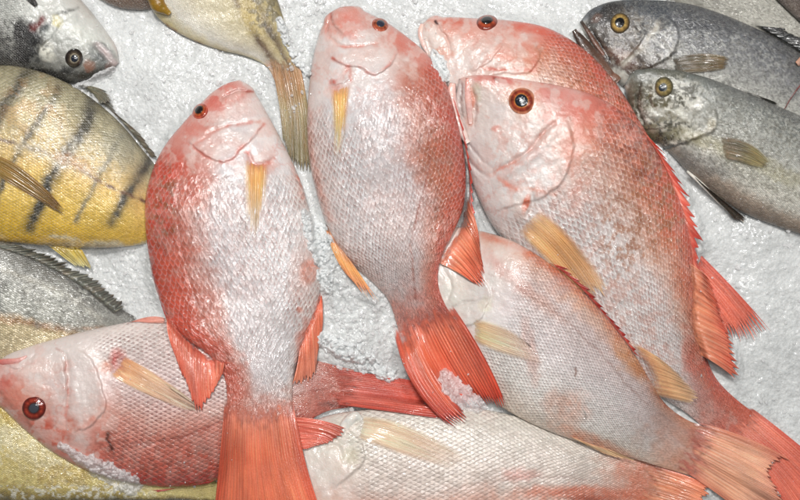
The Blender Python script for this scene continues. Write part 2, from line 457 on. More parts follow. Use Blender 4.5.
        A1 = idx[0]; A2 = idx[-1]
        F2 = np.concatenate([np.stack([A1, np.roll(A1, -1), np.full(n, nvz), np.full(n, nvz)], -1)[:0]])
        Vt = np.concatenate([P.reshape(-1, 3), capv])
        cst = np.array([nvz, nvz + 1])
        # caps as quads pairing neighbours (n is even)
        assert n % 2 == 0
        k = np.arange(0, n, 2)
        cap1 = np.stack([A1[k], A1[(k + 1) % n], A1[(k + 2) % n], np.full(len(k), nvz)], -1)
        cap2 = np.stack([A2[(k + 2) % n], A2[(k + 1) % n], A2[k], np.full(len(k), nvz + 1)], -1)
        F = np.concatenate([F, cap1, cap2])
        def fl(Ar): 
            q_ = Ar.reshape(nu * n, -1); return np.concatenate([q_, q_[:1], q_[-1:]])
        base_i = nu // 2
        cx, cy = mid.mean(0); s.z0 = float(Z.min())
        s.loc = Vector(world(np.array(cx), np.array(cy), np.array(0.0)).tolist())
        s.root = thing(name, label, cat, None, group); s.root.location = s.loc
        at = {'Col': rgba(fl(C2)), 'Msk': rgba(fl(np.stack([M2, P2, R2], -1))), 'sc': fl(S)}
        s.body = s.add('body', Vt, F, mat, at)
        s.X, s.Y, s.Z, s.C = X, Y, Z, C
        hmput(X.ravel(), Y.ravel(), Z.ravel())
        s.zend = float(Z[-1].max())

    def add(s, name, V, F, mat, at, parent=None, smooth=True):
        V = np.asarray(V) - np.array(s.loc)
        o = mesh_obj(name, V, F, mat, parent or s.root, at, smooth)
        if parent is not None and parent != s.root: pass
        return o

    def surf(s, x, y):
        d = (s.X - x) ** 2 + (s.Y - y) ** 2
        k = np.unravel_index(np.argmin(d), d.shape)
        i, j = k; i0, i1 = max(i - 5, 0), min(i + 5, s.X.shape[0] - 1); j0, j1 = max(j - 5, 0), min(j + 5, s.X.shape[1] - 1)
        a = np.array([s.X[i1, j] - s.X[i0, j], s.Y[i1, j] - s.Y[i0, j], s.Z[i1, j] - s.Z[i0, j]])
        b = np.array([s.X[i, j1] - s.X[i, j0], s.Y[i, j1] - s.Y[i, j0], s.Z[i, j1] - s.Z[i, j0]])
        n = np.cross(a, b); n = n / np.linalg.norm(n)
        if n[2] < 0: n = -n
        return s.Z[k], n

    def eye(s, x, y, r, rings, pupil=(16, 16, 20), pr=.45, bulge=.42, k=.75, plabel=None, hz=0, pofs=(0, 0)):
        """rings: list of (radius fraction, colour)"""
        z, n = s.surf(x, y)
        n = n * k + np.array([0, 0, 1]) * (1 - k); n /= np.linalg.norm(n)
        u = np.cross(n, [0, 1, 0]); u /= np.linalg.norm(u); v = np.cross(n, u)
        def dome(R, h0, hb, nr, na, colf, ox=0, oy=0):
            V = []; Cc = []
            for i in range(nr + 1):
                f = i / nr
                for j in range(na):
                    an = 2 * math.pi * j / na
                    rr = R * f * (1 + (.025 * math.sin(2 * an + x) + .012 * math.sin(3 * an + y)))
                    hh = h0 + hb * (1 - f * f) - (1.6 if i == nr else 0)
                    p = np.array([x, y, z + hz]) + u * (rr * math.cos(an) + ox) + v * (rr * math.sin(an) + oy) + n * hh
                    V.append(p); Cc.append(colf(f, an))
            V = np.array(V); idx = np.arange((nr + 1) * na).reshape(nr + 1, na)
            F = np.stack([idx[:-1], idx[1:], np.roll(idx[1:], -1, 1), np.roll(idx[:-1], -1, 1)], -1).reshape(-1, 4)
            return world(V[:, 0], V[:, 1], V[:, 2]), F[:, ::-1], np.array(Cc), V
        rf = [q[0] for q in rings]; rc = np.array([lin(q[1]) for q in rings])
        def cf(f, an):
            g = f + .015 * math.sin(3 * an + y)
            c = np.array([np.interp(g, rf, rc[:, m]) for m in range(3)])
            return c * (1 + .55 * (float(fbm(np.array(an * 9.0), np.array(f * 3.0), 1.3, 2, 5)) - .5) * 2)
        V, F, Cc, R = dome(r, .2, r * bulge, 22, 48, cf)
        e = s.add('eye', V, F, EYE, {'Col': rgba(Cc)})
        V, F, Cc, R2 = dome(r * pr, r * bulge * (1 - pr * pr) + .45, r * bulge * pr * pr * .8, 8, 32, lambda f, an: lin(pupil), *pofs)
        s.add('pupil', V, F, EYE, {'Col': rgba(Cc)}, parent=e)
        hmput(R[:, 0], R[:, 1], R[:, 2])
        return e

    def fin(s, name, roots, tips, nrays, cols, rayc=None, mids=None, rag=.08, memb=.08, alpha=(1, 1), black=0.0,
            ridge=.45, th=.4, lift=.9, rise=0.0, seed=0, root_in=-1.6, label=None, spread=.12, sub=8, zt=None, raymix=.35, thick0=0, fade=.1, soft=0.0):
        """a fan of rays from the root curve to the tip curve, joined by membrane"""
        rs = np.random.RandomState(seed + 5); snapper = s.root.name.startswith('red_snapper')
        roots = np.array(roots, float); tips = np.array(tips, float)
        if name == 'tail_fin':
            v_ = tips.mean(0) - roots.mean(0); roots = roots - v_ / np.linalg.norm(v_) * 16; fade = max(fade, .26)
        nc = nrays * sub + 1; cc = np.linspace(0, 1, nc)
        def samp(P):
            P = np.array(P, float)
            if len(P) == 2: return P[0] * (1 - cc[:, None]) + P[1] * cc[:, None]
            t = np.concatenate([[0], np.cumsum(np.hypot(*np.diff(P, axis=0).T) + .01)]); return hermite(P, t / t[-1], cc)
        A = samp(roots); Bt = samp(tips)
        Mi = samp(mids) if mids is not None else (A + Bt) / 2
        Lr = np.hypot(*(Bt - A).T).max(); nt_ = max(14, int(Lr / 1.3)); t = np.linspace(0, 1, nt_)
        wob = (fbm(cc * 5, cc * 0 + seed, 1.0, 3, seed + 2) - .5) * .9 * np.sin(np.pi * cc); ray = np.clip(cc * nrays + wob * 2.2, 0, nrays); fr = np.abs(ray - np.round(ray)) * 2          # 0 on a ray, 1 between
        ri = np.round(ray).astype(int)
        rl = 1 - rag * rs.rand(nrays + 2)
        tm = rl[ri] * (1 - memb * fr ** .8)
        jit = (rs.rand(nrays + 2) - .5)
        T = t[None, :] * tm[:, None]
        Bz = (4 * Mi - A - Bt) / 2                                       # quadratic control through the mid
        T3 = T[..., None]
        P = A[:, None] * (1 - T3) ** 2 + 2 * Bz[:, None] * T3 * (1 - T3) + Bt[:, None] * T3 ** 2
        wv = (fbm(cc[:, None] * 9 + 0 * T, T * 2.5, 1.0, 3, seed + 3) - .5)
        # rays wander a little sideways towards the tip
        across = np.gradient(P, axis=0); an_ = across / (np.linalg.norm(across, axis=-1, keepdims=True) + 1e-6)
        P = P + an_ * (wv * 5 * T)[..., None] * spread * 6
        X, Y = P[..., 0], P[..., 1]
        hz = hmget(X, Y)
        z0 = hz[:, 0].mean(); zt_ = (hz[:, -1] + 2) if zt is None else zt
        off = root_in + (lift - root_in) * sstep(0, .16, T) + thick0 * (1 - T)
        Zs = hz + off
        # drape: keep above what lies below, smoothed
        from_lin = z0 + (zt_ - z0)[..., None] * T if zt is None else z0 + (zt - z0) * T
        Zd = np.maximum(Zs, from_lin * (T > .2) + Zs * (T <= .2))
        wn_ = 9 if name == 'tail_fin' else 3
        Zp = np.pad(Zd, ((2, 2), (wn_, wn_)), 'edge')
        Zd = np.max([Zp[2:-2, i:i + Zd.shape[1]] for i in range(2 * wn_ + 1)], 0)
        for _ in range(3):
            Zp = np.pad(Zd, ((5, 5), (wn_, wn_)), 'edge')
            Zm = sum(Zp[i:i + Zd.shape[0], wn_:-wn_] for i in range(11)) / 11
            Zp = np.pad(Zm, ((5, 5), (wn_, wn_)), 'edge')
            Zd = sum(Zp[5:-5, i:i + Zd.shape[1]] for i in range(2 * wn_ + 1)) / (2 * wn_ + 1)
        Zd = Zd * sstep(.0, .2, T) + Zs * (1 - sstep(.0, .2, T)) if name != 'tail_fin' else Zd
        fr2 = np.abs(2 * ray - np.round(2 * ray)) * 2; br = sstep(.3, .6, T)
        FR = fr[:, None] * (1 - br) + fr2[:, None] * br
        Z = Zd + rise * np.sin(np.pi * T * .9)
        Z = Z + ridge * .8 * (.4 + 1.2 * rs.rand(nrays + 2))[ri][:, None] * (1 - FR ** 1.3) * sstep(.0, .25, T) + wv * 2.2 * T * ridge
        cs = np.array([lin(c) for _, c in cols]); cp = [k for k, _ in cols]
        Tn = np.clip(T + (fbm(cc[:, None] * 14 + 0 * T, T * 3, 1.0, 3, seed) - .5) * .28, 0, 1)
        C = np.stack([np.interp(Tn, cp, cs[:, k]) for k in range(3)], -1)
        if rayc is not None:
            f = (np.clip(1 - FR * 1.5, 0, 1) * raymix * sstep(.02, .2, T) * (.4 + 1.2 * rs.rand(nrays + 2)[ri][:, None]))
            f = np.clip(f, 0, 1)[..., None]; C = C * (1 - f) + lin(rayc) * f
        C = C * (1 + (fbm(cc[:, None] * nrays * 1.5 + 0 * T, T * 5, 1.0, 3, seed + 8) - .5) * .45)[..., None]
        C = C * (1 + .22 * (rs.rand(nrays + 2) - .5)[ri])[:, None, None]
        if name == 'pectoral_fin' and snapper: C = C * np.array([1.16, 1.02, .98])
        if name == 'tail_fin' and snapper:
            ed = (1 - sstep(0, .16, np.minimum(cc, 1 - cc)))[:, None, None] * .6
            C = C * (1 - ed) + C * np.array([.82, .45, .42]) * ed
        if black:
            f = sstep(1 - .05, 1.0, t)[None, :] * black * (.4 + .9 * rs.rand(nrays + 2)[ri])[:, None]
            C = C * (1 - np.clip(f, 0, 1)[..., None]) + lin((28, 18, 18)) * np.clip(f, 0, 1)[..., None]
        g_ = C.mean(-1, keepdims=True); C = C * (1 + (fbm(cc[:, None] * 3.5 + 0 * T, T * 2.2, 1.0, 3, seed + 31) - .5) * .7)[..., None] * np.array([.97, .99, .90]); C = np.clip(C + (g_ - C) * .08, .004, .9)
        Al = alpha[0] + (alpha[1] - alpha[0]) * T ** 1.2
        if name in ('tail_fin', 'anal_fin', 'dorsal_fin') : Al = Al - .4 * sstep(.55, 1, T) * FR
        Al = np.clip(Al + (1 - fr[:, None]) * .2 * (Al < .99) , 0, 1)
        fz = T * (Lr / 100.0) + (fbm(cc[:, None] * nrays * .9 + 0 * T, T * 22, 1.0, 2, seed + 11) - .5) * (.1 if name != 'tail_fin' else .26)
        Al = Al * sstep(.0, fade, fz)
        if soft: Al = Al * (sstep(0, soft, cc) * sstep(0, soft, 1 - cc))[:, None]
        Zb = Z - th * (1.05 - .5 * T) - .1
        n = X.size
        V = np.concatenate([world(X, Y, Z).reshape(-1, 3), world(X, Y, Zb).reshape(-1, 3)])
        idx = np.arange(n).reshape(X.shape)
        Ft = np.stack([idx[:-1, :-1], idx[1:, :-1], idx[1:, 1:], idx[:-1, 1:]], -1).reshape(-1, 4)
        bd = np.concatenate([idx[:-1, 0], idx[-1, :-1], idx[:0:-1, -1], idx[0, :0:-1]])
        b2 = np.roll(bd, -1)
        Fs = np.stack([bd, b2, b2 + n, bd + n], -1)
        F = np.concatenate([Ft, Ft[:, ::-1] + n, Fs[:, ::-1]])
        S = np.stack([cc[:, None] * nrays * 1.6 + 0 * T, T * Lr / 14.0, 0 * T], -1).reshape(-1, 3)
        Cf = rgba(C.reshape(-1, 3), Al.reshape(-1))
        o = s.add(name, V, F, FIN, {'Col': np.concatenate([Cf, Cf]), 'sc': np.concatenate([S, S])})
        if label: o['label'] = label
        m = T.ravel() > .05
        hmput(X.ravel()[m], Y.ravel()[m], Z.ravel()[m])
        return o

    def rod(s, name, pts, r, col, dz=1.0, parent=None, zs=None, label=None):
        """a tapering ridge-like strip or jaw piece lying along pts (px); r list of radii (px)"""
        pts = np.array(pts, float); t = np.concatenate([[0], np.cumsum(np.hypot(*np.diff(pts, axis=0).T))])
        n = max(16, int(t[-1] / 1.2)); tt = np.linspace(0, t[-1], n)
        P = hermite(pts, t, tt); R = np.interp(tt, t, r)
        tan = np.gradient(P, axis=0); tan /= np.linalg.norm(tan, axis=1)[:, None]
        nor = np.stack([-tan[:, 1], tan[:, 0]], 1)
        na = 24; an = np.linspace(0, 2 * np.pi, na, endpoint=False)
        zb = (hmget(P[:, 0], P[:, 1]) if zs is None else np.interp(tt, t, zs)) + dz
        zb = gsmooth(zb, 3)
        bump = 1 + .12 * (fbm(tt[:, None] + 0 * an, an[None] * 3 + 0 * tt[:, None], 5, 2, 7) - .5) * 2
        X = P[:, :1] + nor[:, :1] * R[:, None] * np.cos(an) * bump; Y = P[:, 1:] + nor[:, 1:] * R[:, None] * np.cos(an) * bump
        Z = zb[:, None] + R[:, None] * np.sin(an) * .8 * bump
        idx = np.arange(n * na).reshape(n, na)
        F = np.stack([idx[:-1], idx[1:], np.roll(idx[1:], -1, 1), np.roll(idx[:-1], -1, 1)], -1).reshape(-1, 4)
        c0 = lin(col[0]); c1 = lin(col[-1]); f = (tt / t[-1])[:, None, None]
        C = np.clip((c0 * (1 - f) + c1 * f) * (1 + .5 * (fbm(X, Y, 5, 3, 2) - .5))[..., None], 0, .9)
        S = np.stack([X / 4, Y / 4, 0 * X], -1).reshape(-1, 3)
        k = np.arange(0, na, 2)
        capa = np.stack([idx[0][(k + 1) % na], idx[0][k], np.full(len(k), n * na), idx[0][(k + 2) % na]], -1)
        capb = np.stack([idx[-1][k], idx[-1][(k + 1) % na], idx[-1][(k + 2) % na], np.full(len(k), n * na + 1)], -1)
        Pw = world(X, Y, Z); V = np.concatenate([Pw.reshape(-1, 3), Pw[:1].mean(1), Pw[-1:].mean(1)])
        C = C.reshape(-1, 3); C = np.concatenate([C, C[:1], C[-1:]]); S = np.concatenate([S, S[:1], S[-1:]])
        o = s.add(name, V, np.concatenate([F, capa, capb]), FIN, {'Col': rgba(C), 'sc': S}, parent=parent)
        if label: o['label'] = label
        hmput(X.ravel(), Y.ravel(), Z.ravel())
        return o

# ------------------------------------------------------------------ crushed ice bed
def ice_height(X, Y):
    a, f1 = worley(X + 3 * fbm(X, Y, 6, 2, 1), Y + 3 * fbm(X, Y, 6, 2, 2), 5.2, 3)
    b, f2 = worley(X, Y, 11.0, 40)
    rough = .3 + .55 * np.exp(-(((X - 355) / 70) ** 2 + ((Y - 300) / 90) ** 2)) + .35 * np.exp(-(((X - 150) / 60) ** 2 + ((Y - 285) / 50) ** 2)) \
        + .35 * np.exp(-(((X - 300) / 30) ** 2 + ((Y - 50) / 60) ** 2))
    z = (a - .4) * 1.25 * rough + (b - .4) * 1.3 * rough + (fbm(X, Y, 2.6, 2, 60) - .5) * .9 + (fbm(X, Y, 60, 4, 6) - .5) * 9
    # drifts pushed up between the fish
    for (x, y, rx, ry, h) in ((345, 300, 45, 80, 13), (335, 240, 22, 50, 14), (360, 345, 45, 25, 9), (150, 290, 50, 40, 9), (160, 90, 80, 60, 6),
                              (300, 90, 30, 60, 6), (740, 300, 90, 90, 6), (470, 10, 200, 40, 4), (720, 230, 70, 40, 6)):
        z += h * np.exp(-(((X - x) / rx) ** 2 + ((Y - y) / ry) ** 2))
    return z - 1.0

def build_ice(final=False):
    xs = np.concatenate([np.arange(-900, -60, 6.0), np.arange(-60, 860, 1.1), np.arange(860, 1700, 6.0)])
    ys = np.concatenate([np.arange(-700, -50, 6.0), np.arange(-50, 550, 1.1), np.arange(550, 1200, 6.0)])
    X, Y = np.meshgrid(xs, ys, indexing='ij')
    Z = ice_height(X, Y)
    if final:
        gy, gx = np.mgrid[0:HM.shape[0], 0:HM.shape[1]]
        over = HM - ice_height(gx - OX + 0.0, gy - OY + 0.0)
        lowf = gsmooth2(gsmooth2(((over > 2.2) & (over < 9)).astype(float), 6), 4)
        mk = np.clip(1 - 3.0 * lowf, 0, 1) * gsmooth2(gsmooth2((over > 9).astype(float), 5), 4)
        ix = np.clip((X + OX).astype(int), 0, HM.shape[1] - 1); iy = np.clip((Y + OY).astype(int), 0, HM.shape[0] - 1)
        n1 = fbm(X, Y, 24, 3, 15); n2, _ = worley(X, Y, 5.0, 77)
        Z = Z + mk[iy, ix] * (4 + 9 * n1 + 2.2 * n2)
        inside = (X > -OX + 8) & (X < HM.shape[1] - OX - 8) & (Y > -OY + 8) & (Y < HM.shape[0] - OY - 8)
        mn = np.min([HM[np.clip(iy + a, 0, HM.shape[0] - 1), np.clip(ix + b, 0, HM.shape[1] - 1)] + 60 * (over[np.clip(iy + a, 0, HM.shape[0] - 1), np.clip(ix + b, 0, HM.shape[1] - 1)] < 2.4)
                     for a in (-2, 0, 2) for b in (-2, 0, 2)], 0)
        Z = np.where(inside, np.minimum(Z, mn - 1.6), Z)
    P = np.stack([(X - 400) / 1000, (250 - Y) / 1000, Z / 1000], -1)
    idx = np.arange(X.size).reshape(X.shape)
    F = np.stack([idx[:-1, :-1], idx[:-1, 1:], idx[1:, 1:], idx[1:, :-1]], -1).reshape(-1, 4)
    o = mesh_obj('ice_bed', P.reshape(-1, 3), F, ice_mat('packed_crushed_ice'))
    o['kind'] = 'structure'; o['label'] = 'bed of packed crushed ice'
    if not final: HM[:] = gsmooth2(ice_height(gx - OX + 0.0, gy - OY + 0.0))
    else: hmput(X[inside], Y[inside], Z[inside])
    return o

def gsmooth2(A, r=3):
    B = np.pad(A, r, 'edge'); B = sum(B[i:i + A.shape[0]] for i in range(2 * r + 1)) / (2 * r + 1)
    return sum(B[:, i:i + A.shape[1]] for i in range(2 * r + 1)) / (2 * r + 1)

ICO = None
def ico():
    global ICO
    if ICO is None:
        p = (1 + 5 ** .5) / 2
        v = np.array([(-1, p, 0), (1, p, 0), (-1, -p, 0), (1, -p, 0), (0, -1, p), (0, 1, p), (0, -1, -p), (0, 1, -p), (p, 0, -1), (p, 0, 1), (-p, 0, -1), (-p, 0, 1)]) / math.hypot(1, p)
        f = np.array([(0,11,5),(0,5,1),(0,1,7),(0,7,10),(0,10,11),(1,5,9),(5,11,4),(11,10,2),(10,7,6),(7,1,8),(3,9,4),(3,4,2),(3,2,6),(3,6,8),(3,8,9),(4,9,5),(2,4,11),(6,2,10),(8,6,7),(9,8,1)])
        ICO = v, f
    return ICO

def granules(name, px, py, sizes, mat, zup=.4, seed=1, heap=None):
    rs = np.random.RandomState(seed); v0, f0 = ico(); n = len(px)
    sc = sizes[:, None, None] * (.55 + .9 * rs.rand(n, 1, 3))
    V = v0[None] * sc * (.7 + .6 * rs.rand(n, 12, 1))
    # random rotation
    q = rs.randn(n, 4); q /= np.linalg.norm(q, axis=1)[:, None]; w, x, y, z = q.T
    Rm = np.stack([1-2*(y*y+z*z), 2*(x*y-z*w), 2*(x*z+y*w), 2*(x*y+z*w), 1-2*(x*x+z*z), 2*(y*z-x*w), 2*(x*z-y*w), 2*(y*z+x*w), 1-2*(x*x+y*y)], -1).reshape(n, 3, 3)
    V = np.einsum('nij,nkj->nki', Rm, V)
    zz = hmget(px, py) + zup * sizes + (0 if heap is None else heap)
    X = px[:, None] + V[..., 0]; Y = py[:, None] + V[..., 1]; Z = zz[:, None] + V[..., 2]
    P = world(X, Y, Z).reshape(-1, 3)
    F = (f0[None] + 12 * np.arange(n)[:, None, None]).reshape(-1, 3)
    return mesh_obj(name, P, F, mat, smooth=False)

gy, gx = np.mgrid[0:HM.shape[0], 0:HM.shape[1]]
HM[:] = gsmooth2(ice_height(gx - OX + 0.0, gy - OY + 0.0))

# ------------------------------------------------------------------ materials of the fish
M_RED   = fish_mat('snapper_skin_wet', pocket=(158, 92, 84), pk=.55, edge=.2, bump=.0008, rough=.24, warp=.35, tilt=1.5, spot=.3, metal=.0)
M_NET   = fish_mat('snapper_skin_netted', pocket=(130, 74, 70), pk=.6, edge=.06, bump=.0008, rough=.27, warp=.16, tilt=.7, dome=1.0, metal=.0)
M_SILV  = fish_mat('snapper_skin_silver', pocket=(160, 122, 120), pk=.4, edge=.06, bump=.0008, rough=.25, warp=.16, tilt=.8, dome=1.0, metal=.0)
M_PALE  = fish_mat('snapper_skin_pale', pocket=(158, 142, 136), pk=.4, edge=.06, bump=.0008, rough=.25, warp=.16, tilt=.7, dome=1.0, metal=.0)
M_BREAM = fish_mat('bream_skin', pocket=(95, 80, 45), pk=.35, edge=.2, bump=.0005, rough=.3, warp=.2, tilt=1.0, painted_glint=.12, metal=.08)
M_GREY  = fish_mat('grey_fish_skin', pocket=(60, 60, 58), pk=.4, edge=.2, bump=.0005, rough=.32, warp=.2, tilt=1.2, painted_glint=.25, metal=.18)

# ------------------------------------------------------------------ fish at the edges of the picture, bottom of the pile first
R = Fish('market_fish', 'brown fish at the top edge between the silver bream and the cream fish', 'grey and brown fish at the edges',
         [(60,-110,60,-110),(75,-95,62,-80),(110,-90,72,-45),(150,-85,95,-5),(175,-70,120,8),(200,-50,145,10),(215,-25,168,8),(222,-5,190,6),(230,5,210,10)],
         M_GREY, [(0,(80,62,45)),(.6,(100,80,62)),(1,(112,92,78))], rows=40, base=.15, lift=.3, nv=60, du=1.5, ratio=.3)
O = Fish('market_fish', 'pale mottled fish at the top right corner, behind the dark grey fish', 'grey and brown fish at the edges',
         [(600,-60,600,-60),(625,-85,620,-30),(665,-95,655,-8),(715,-90,700,20),(765,-70,745,38),(815,-45,795,60),(860,-5,845,75),(900,40,885,85),(920,60,905,95)],
         M_GREY, [(0,(140,138,128)),(.5,(168,166,155)),(1,(190,188,178))], rows=60, base=.2, nv=110, ratio=.3,
         ops=[('b',690,0,45,12,15,(120,118,108),.5)])
P = Fish('market_fish', 'dark brown fish lying across the very top right corner', 'grey and brown fish at the edges',
         [(700,-80,700,-80),(735,-75,722,-62),(770,-60,748,-30),(810,-35,775,-2),(845,0,800,22),(870,40,830,50),(880,70,850,75)],
         M_GREY, [(0,(90,76,66)),(.6,(82,68,58)),(.85,(105,92,82)),(1,(60,50,44))], rows=40, base=.2, nv=60, du=1.5, ratio=.3)
Q = Fish('market_fish', 'silver grey fish along the bottom edge beneath the yellow fish', 'grey and brown fish at the edges',
         [(-60,530,-60,530),(-30,545,-35,510),(20,560,15,498),(70,565,70,491),(120,560,120,489),(170,550,170,484),(215,540,215,474),(255,530,255,470),(280,520,280,490)],
         M_GREY, [(0,(160,158,148)),(.7,(158,156,146)),(1,(120,118,106))], rows=55, base=.2, nv=80, ratio=.3)
Mf = Fish('market_fish', 'cream fish with brown side line, its tail wedged between the two upright red fish', 'grey and brown fish at the edges',
         [(130,-150,130,-150),(175,-140,128,-110),(215,-110,132,-55),(245,-75,143,-12),(264,-38,160,20),(276,-5,188,38),(284,20,220,50),(290,42,248,57),(296,62,268,68),(302,78,276,84)],
         M_BREAM, [(0,(128,116,80)),(.14,(178,162,112)),(.3,(92,72,48)),(.38,(196,182,140)),(.62,(214,204,176)),(.85,(216,212,200)),(1,(202,188,140))],
         rows=60, base=.2, ratio=.26, head=.05, scale0=.5, lift=.3,
         ops=[('s',[(232,-12),(243,12),(258,38),(275,64),(292,84)],4.5,(88,62,42),.9),('s',[(240,-5),(256,25),(275,52)],5,(188,168,118),.5),
              ('b',252,18,10,20,-30,(206,184,112),.6),('b',272,74,6,10,-20,(196,120,80),.6),('s',[(162,22),(190,40),(222,53)],1.6,(150,104,30),.8),
              ('sk',265,15,22,40,-30,(70,66,54),.6,6)])
Mf.fin('tail_fin', [(270,66),(284,72),(298,66)], [(283,150),(298,178),(316,190)], 15, [(0,(150,118,72)),(.2,(176,128,86)),(.5,(152,132,88)),(1,(120,112,78))], (96,66,46),
       rag=.1, mids=[(279,105),(292,112),(308,108)], alpha=(1,.9), seed=3, black=.3)
Mf.rod('pelvic_fin', [(150,-14),(158,4),(170,14)], [8,8,2], [(112,86,30),(150,118,40)], dz=1)

J = Fish('silver_bream', 'silver bream with blackened gill and dark eye at the top left', 'grey and brown fish at the edges',
         [(119,63,119,63),(113,69,117,50),(102,75,108,34),(88,81,97,19),(68,85,83,2),(44,81,62,-18),(20,75,38,-34),(-10,66,8,-46),(-50,50,-35,-55),(-100,20,-80,-50),(-130,0,-125,-30)],
         M_GREY, [(0,(36,36,32)),(.12,(62,62,58)),(.3,(128,128,122)),(.5,(176,178,172)),(.8,(196,196,190)),(1,(190,184,176))],
         rows=48, head=.36, base=.25, ratio=.36,
         ops=[('b',68,58,24,22,0,(140,140,132),.6),('b',84,36,30,9,38,(212,214,206),.9),('b',96,26,12,8,40,(206,206,200),.7),('b',46,50,16,9,60,(212,210,196),.8),('b',57,22,7,8,30,(206,194,130),.9),
              ('b',101,54,10,15,-40,(92,96,94),.9),('b',84,77,16,7,-5,(40,38,30),.9),('b',110,66,6,5,0,(110,80,70),.7),('b',88,66,7,6,20,(150,96,70),.6),
              ('b',50,76,36,9,12,(14,14,14),1.1),('b',66,72,12,12,0,(30,30,28),.9),('e',[(30,70),(36,52),(50,38),(62,22),(78,12)][::-1],12,2.2),('s',[(34,46),(42,30),(60,14),(78,8)],1.8,(80,80,76),.7),
              ('g',[(92,42),(104,55),(113,62)],2,1.6),('s',[(97,44),(108,56),(116,64)],3,(206,190,188),.8),('sk',15,50,45,34,0,(24,26,26),.8,3.2),('sk',40,20,50,20,0,(220,220,214),.5,2.6),
              ('b',29,36,19,17,20,(6,5,5),1.5),('b',24,50,14,16,0,(8,7,7),1.4),('b',45,27,9,8,0,(50,58,58),.9),('s',[(33,28),(38,23),(42,18)],3.4,(96,26,20),1.0),('s',[(100,16),(112,34),(120,54)],3,(206,184,176),.8)])
J.eye(74,58,9.5,[(0,(30,36,44)),(.35,(40,44,50)),(.45,(150,140,120)),(.55,(80,70,58)),(.75,(44,36,30)),(1,(26,22,20))], pupil=(24,30,42), pr=.4, bulge=.5)
J.fin('pectoral_fin', [(20,-6),(28,-12)], [(36,8),(39,6)], 4, [(0,(70,70,68)),(1,(40,40,42))], None, seed=2, rag=.1, black=.2)

K = Fish('striped_bream', 'yellow bream with dark slanting bars at the left edge', 'grey and brown fish at the edges',
         [(-150,150,-150,150),(-130,108,-130,195),(-80,78,-80,232),(-25,67,-25,240),(15,66,15,243),(55,77,55,247),(90,97,90,248),(122,125,122,247),(148,156,148,243),(172,184,172,232),(192,200,195,222)],
         M_BREAM, [(0,(128,120,90)),(.12,(176,168,136)),(.35,(204,184,136)),(.55,(220,184,108)),(.75,(228,192,92)),(.88,(212,172,52)),(.94,(206,168,60)),(.97,(206,194,160)),(1,(170,150,110))],
         rows=58, head=.12, base=.3, ratio=.3, lift=1, mott=.16,
         ops=[('s',[(29,70),(14,92),(0,114),(-12,135)],8,(74,70,54),1.0),('s',[(60,88),(38,122),(14,160),(-4,200)],4,(88,80,58),.95),
              ('s',[(92,100),(84,128),(67,153),(50,182),(30,226)],7,(62,60,50),1.05),('s',[(122,136),(101,172),(76,222)],3,(112,108,90),.75),
              ('s',[(150,160),(131,190),(112,222)],6,(66,64,52),1.0),('s',[(0,140),(40,152),(72,164),(100,182),(150,204)],1.8,(110,76,46),.9),
              ('s',[(20,147),(60,160),(90,172)],6,(206,196,170),.45),('b',70,160,30,8,30,(206,150,100),.5),('b',30,240,60,5,2,(214,166,20),.7),
              ('b',120,150,26,20,40,(140,140,124),.5),('sk',70,110,70,30,20,(96,92,66),.3,5),('sk',60,150,80,24,20,(226,222,208),.45,2.2),('sk',30,110,40,40,0,(200,144,76),.3,9)])
K.fin('dorsal_fin', [(72,82),(95,98),(122,124),(150,158)], [(110,93),(120,118),(140,134),(158,158)], 12, [(0,(110,108,94)),(.5,(96,98,92)),(1,(70,74,74))], (168,168,160),
      mids=[(92,86),(108,106),(131,127),(155,157)], rag=.2, memb=.2, seed=12, zt=14, lift=.3)
K.fin('dorsal_fin', [(74,86),(84,89),(94,96)], [(112,98),(113,100),(100,106)], 7, [(0,(120,116,96)),(.6,(112,110,98)),(1,(92,92,84))], (160,156,140),
      mids=[(92,86),(98,92),(98,100)], rag=.12, seed=14, zt=16)
K.fin('pectoral_fin', [(-22,150),(-16,168)], [(68,214),(66,217)], 8, [(0,(170,134,66)),(.6,(150,116,56)),(1,(120,90,48))], (110,78,38),
      mids=[(22,168),(14,186)], rag=.05, alpha=(.85,.6), seed=21, rise=.6, ridge=.2, soft=.06, th=.2)
K.fin('anal_fin', [(46,244),(80,246)], [(78,268),(93,270)], 8, [(0,(196,160,40)),(.5,(206,180,90)),(1,(214,204,160))], (226,214,170), rag=.1, seed=22, zt=8, alpha=(1,.85))

L = Fish('market_fish', 'silver grey fish with cream belly at the left edge below the barred yellow one', 'grey and brown fish at the edges',
         [(-130,300,-130,300),(-105,262,-105,338),(-55,242,-55,368),(-5,240,-5,384),(35,252,38,386),(72,275,76,378),(104,298,106,364),(132,315,132,348),(155,324,155,340)],
         M_GREY, [(0,(70,72,70)),(.1,(118,118,112)),(.22,(150,150,144)),(.5,(166,166,156)),(.56,(172,140,96)),(.6,(198,180,138)),(1,(206,194,160))],
         rows=60, head=.1, base=.3, ratio=.28, lift=1,
         ops=[('s',[(-20,318),(20,322),(60,327),(105,330)],2.6,(150,108,70),.6),('s',[(-20,262),(30,280),(60,292),(100,318)],3,(196,192,178),.5),('sk',40,300,90,24,10,(214,214,204),.6,3),
              ('sk',40,300,90,30,10,(104,104,96),.4,6),('s',[(0,290),(2,310)],3,(110,112,106),.4),('s',[(34,302),(36,326)],2.5,(120,122,116),.4)])
L.fin('dorsal_fin', [(-10,246),(35,262),(75,284),(112,314)], [(24,243),(60,258),(96,278),(128,304)], 22, [(0,(112,112,106)),(.5,(84,86,84)),(1,(60,62,62))], (172,172,160), rag=.3, memb=.2, seed=31, lift=1.0, rise=1.5)

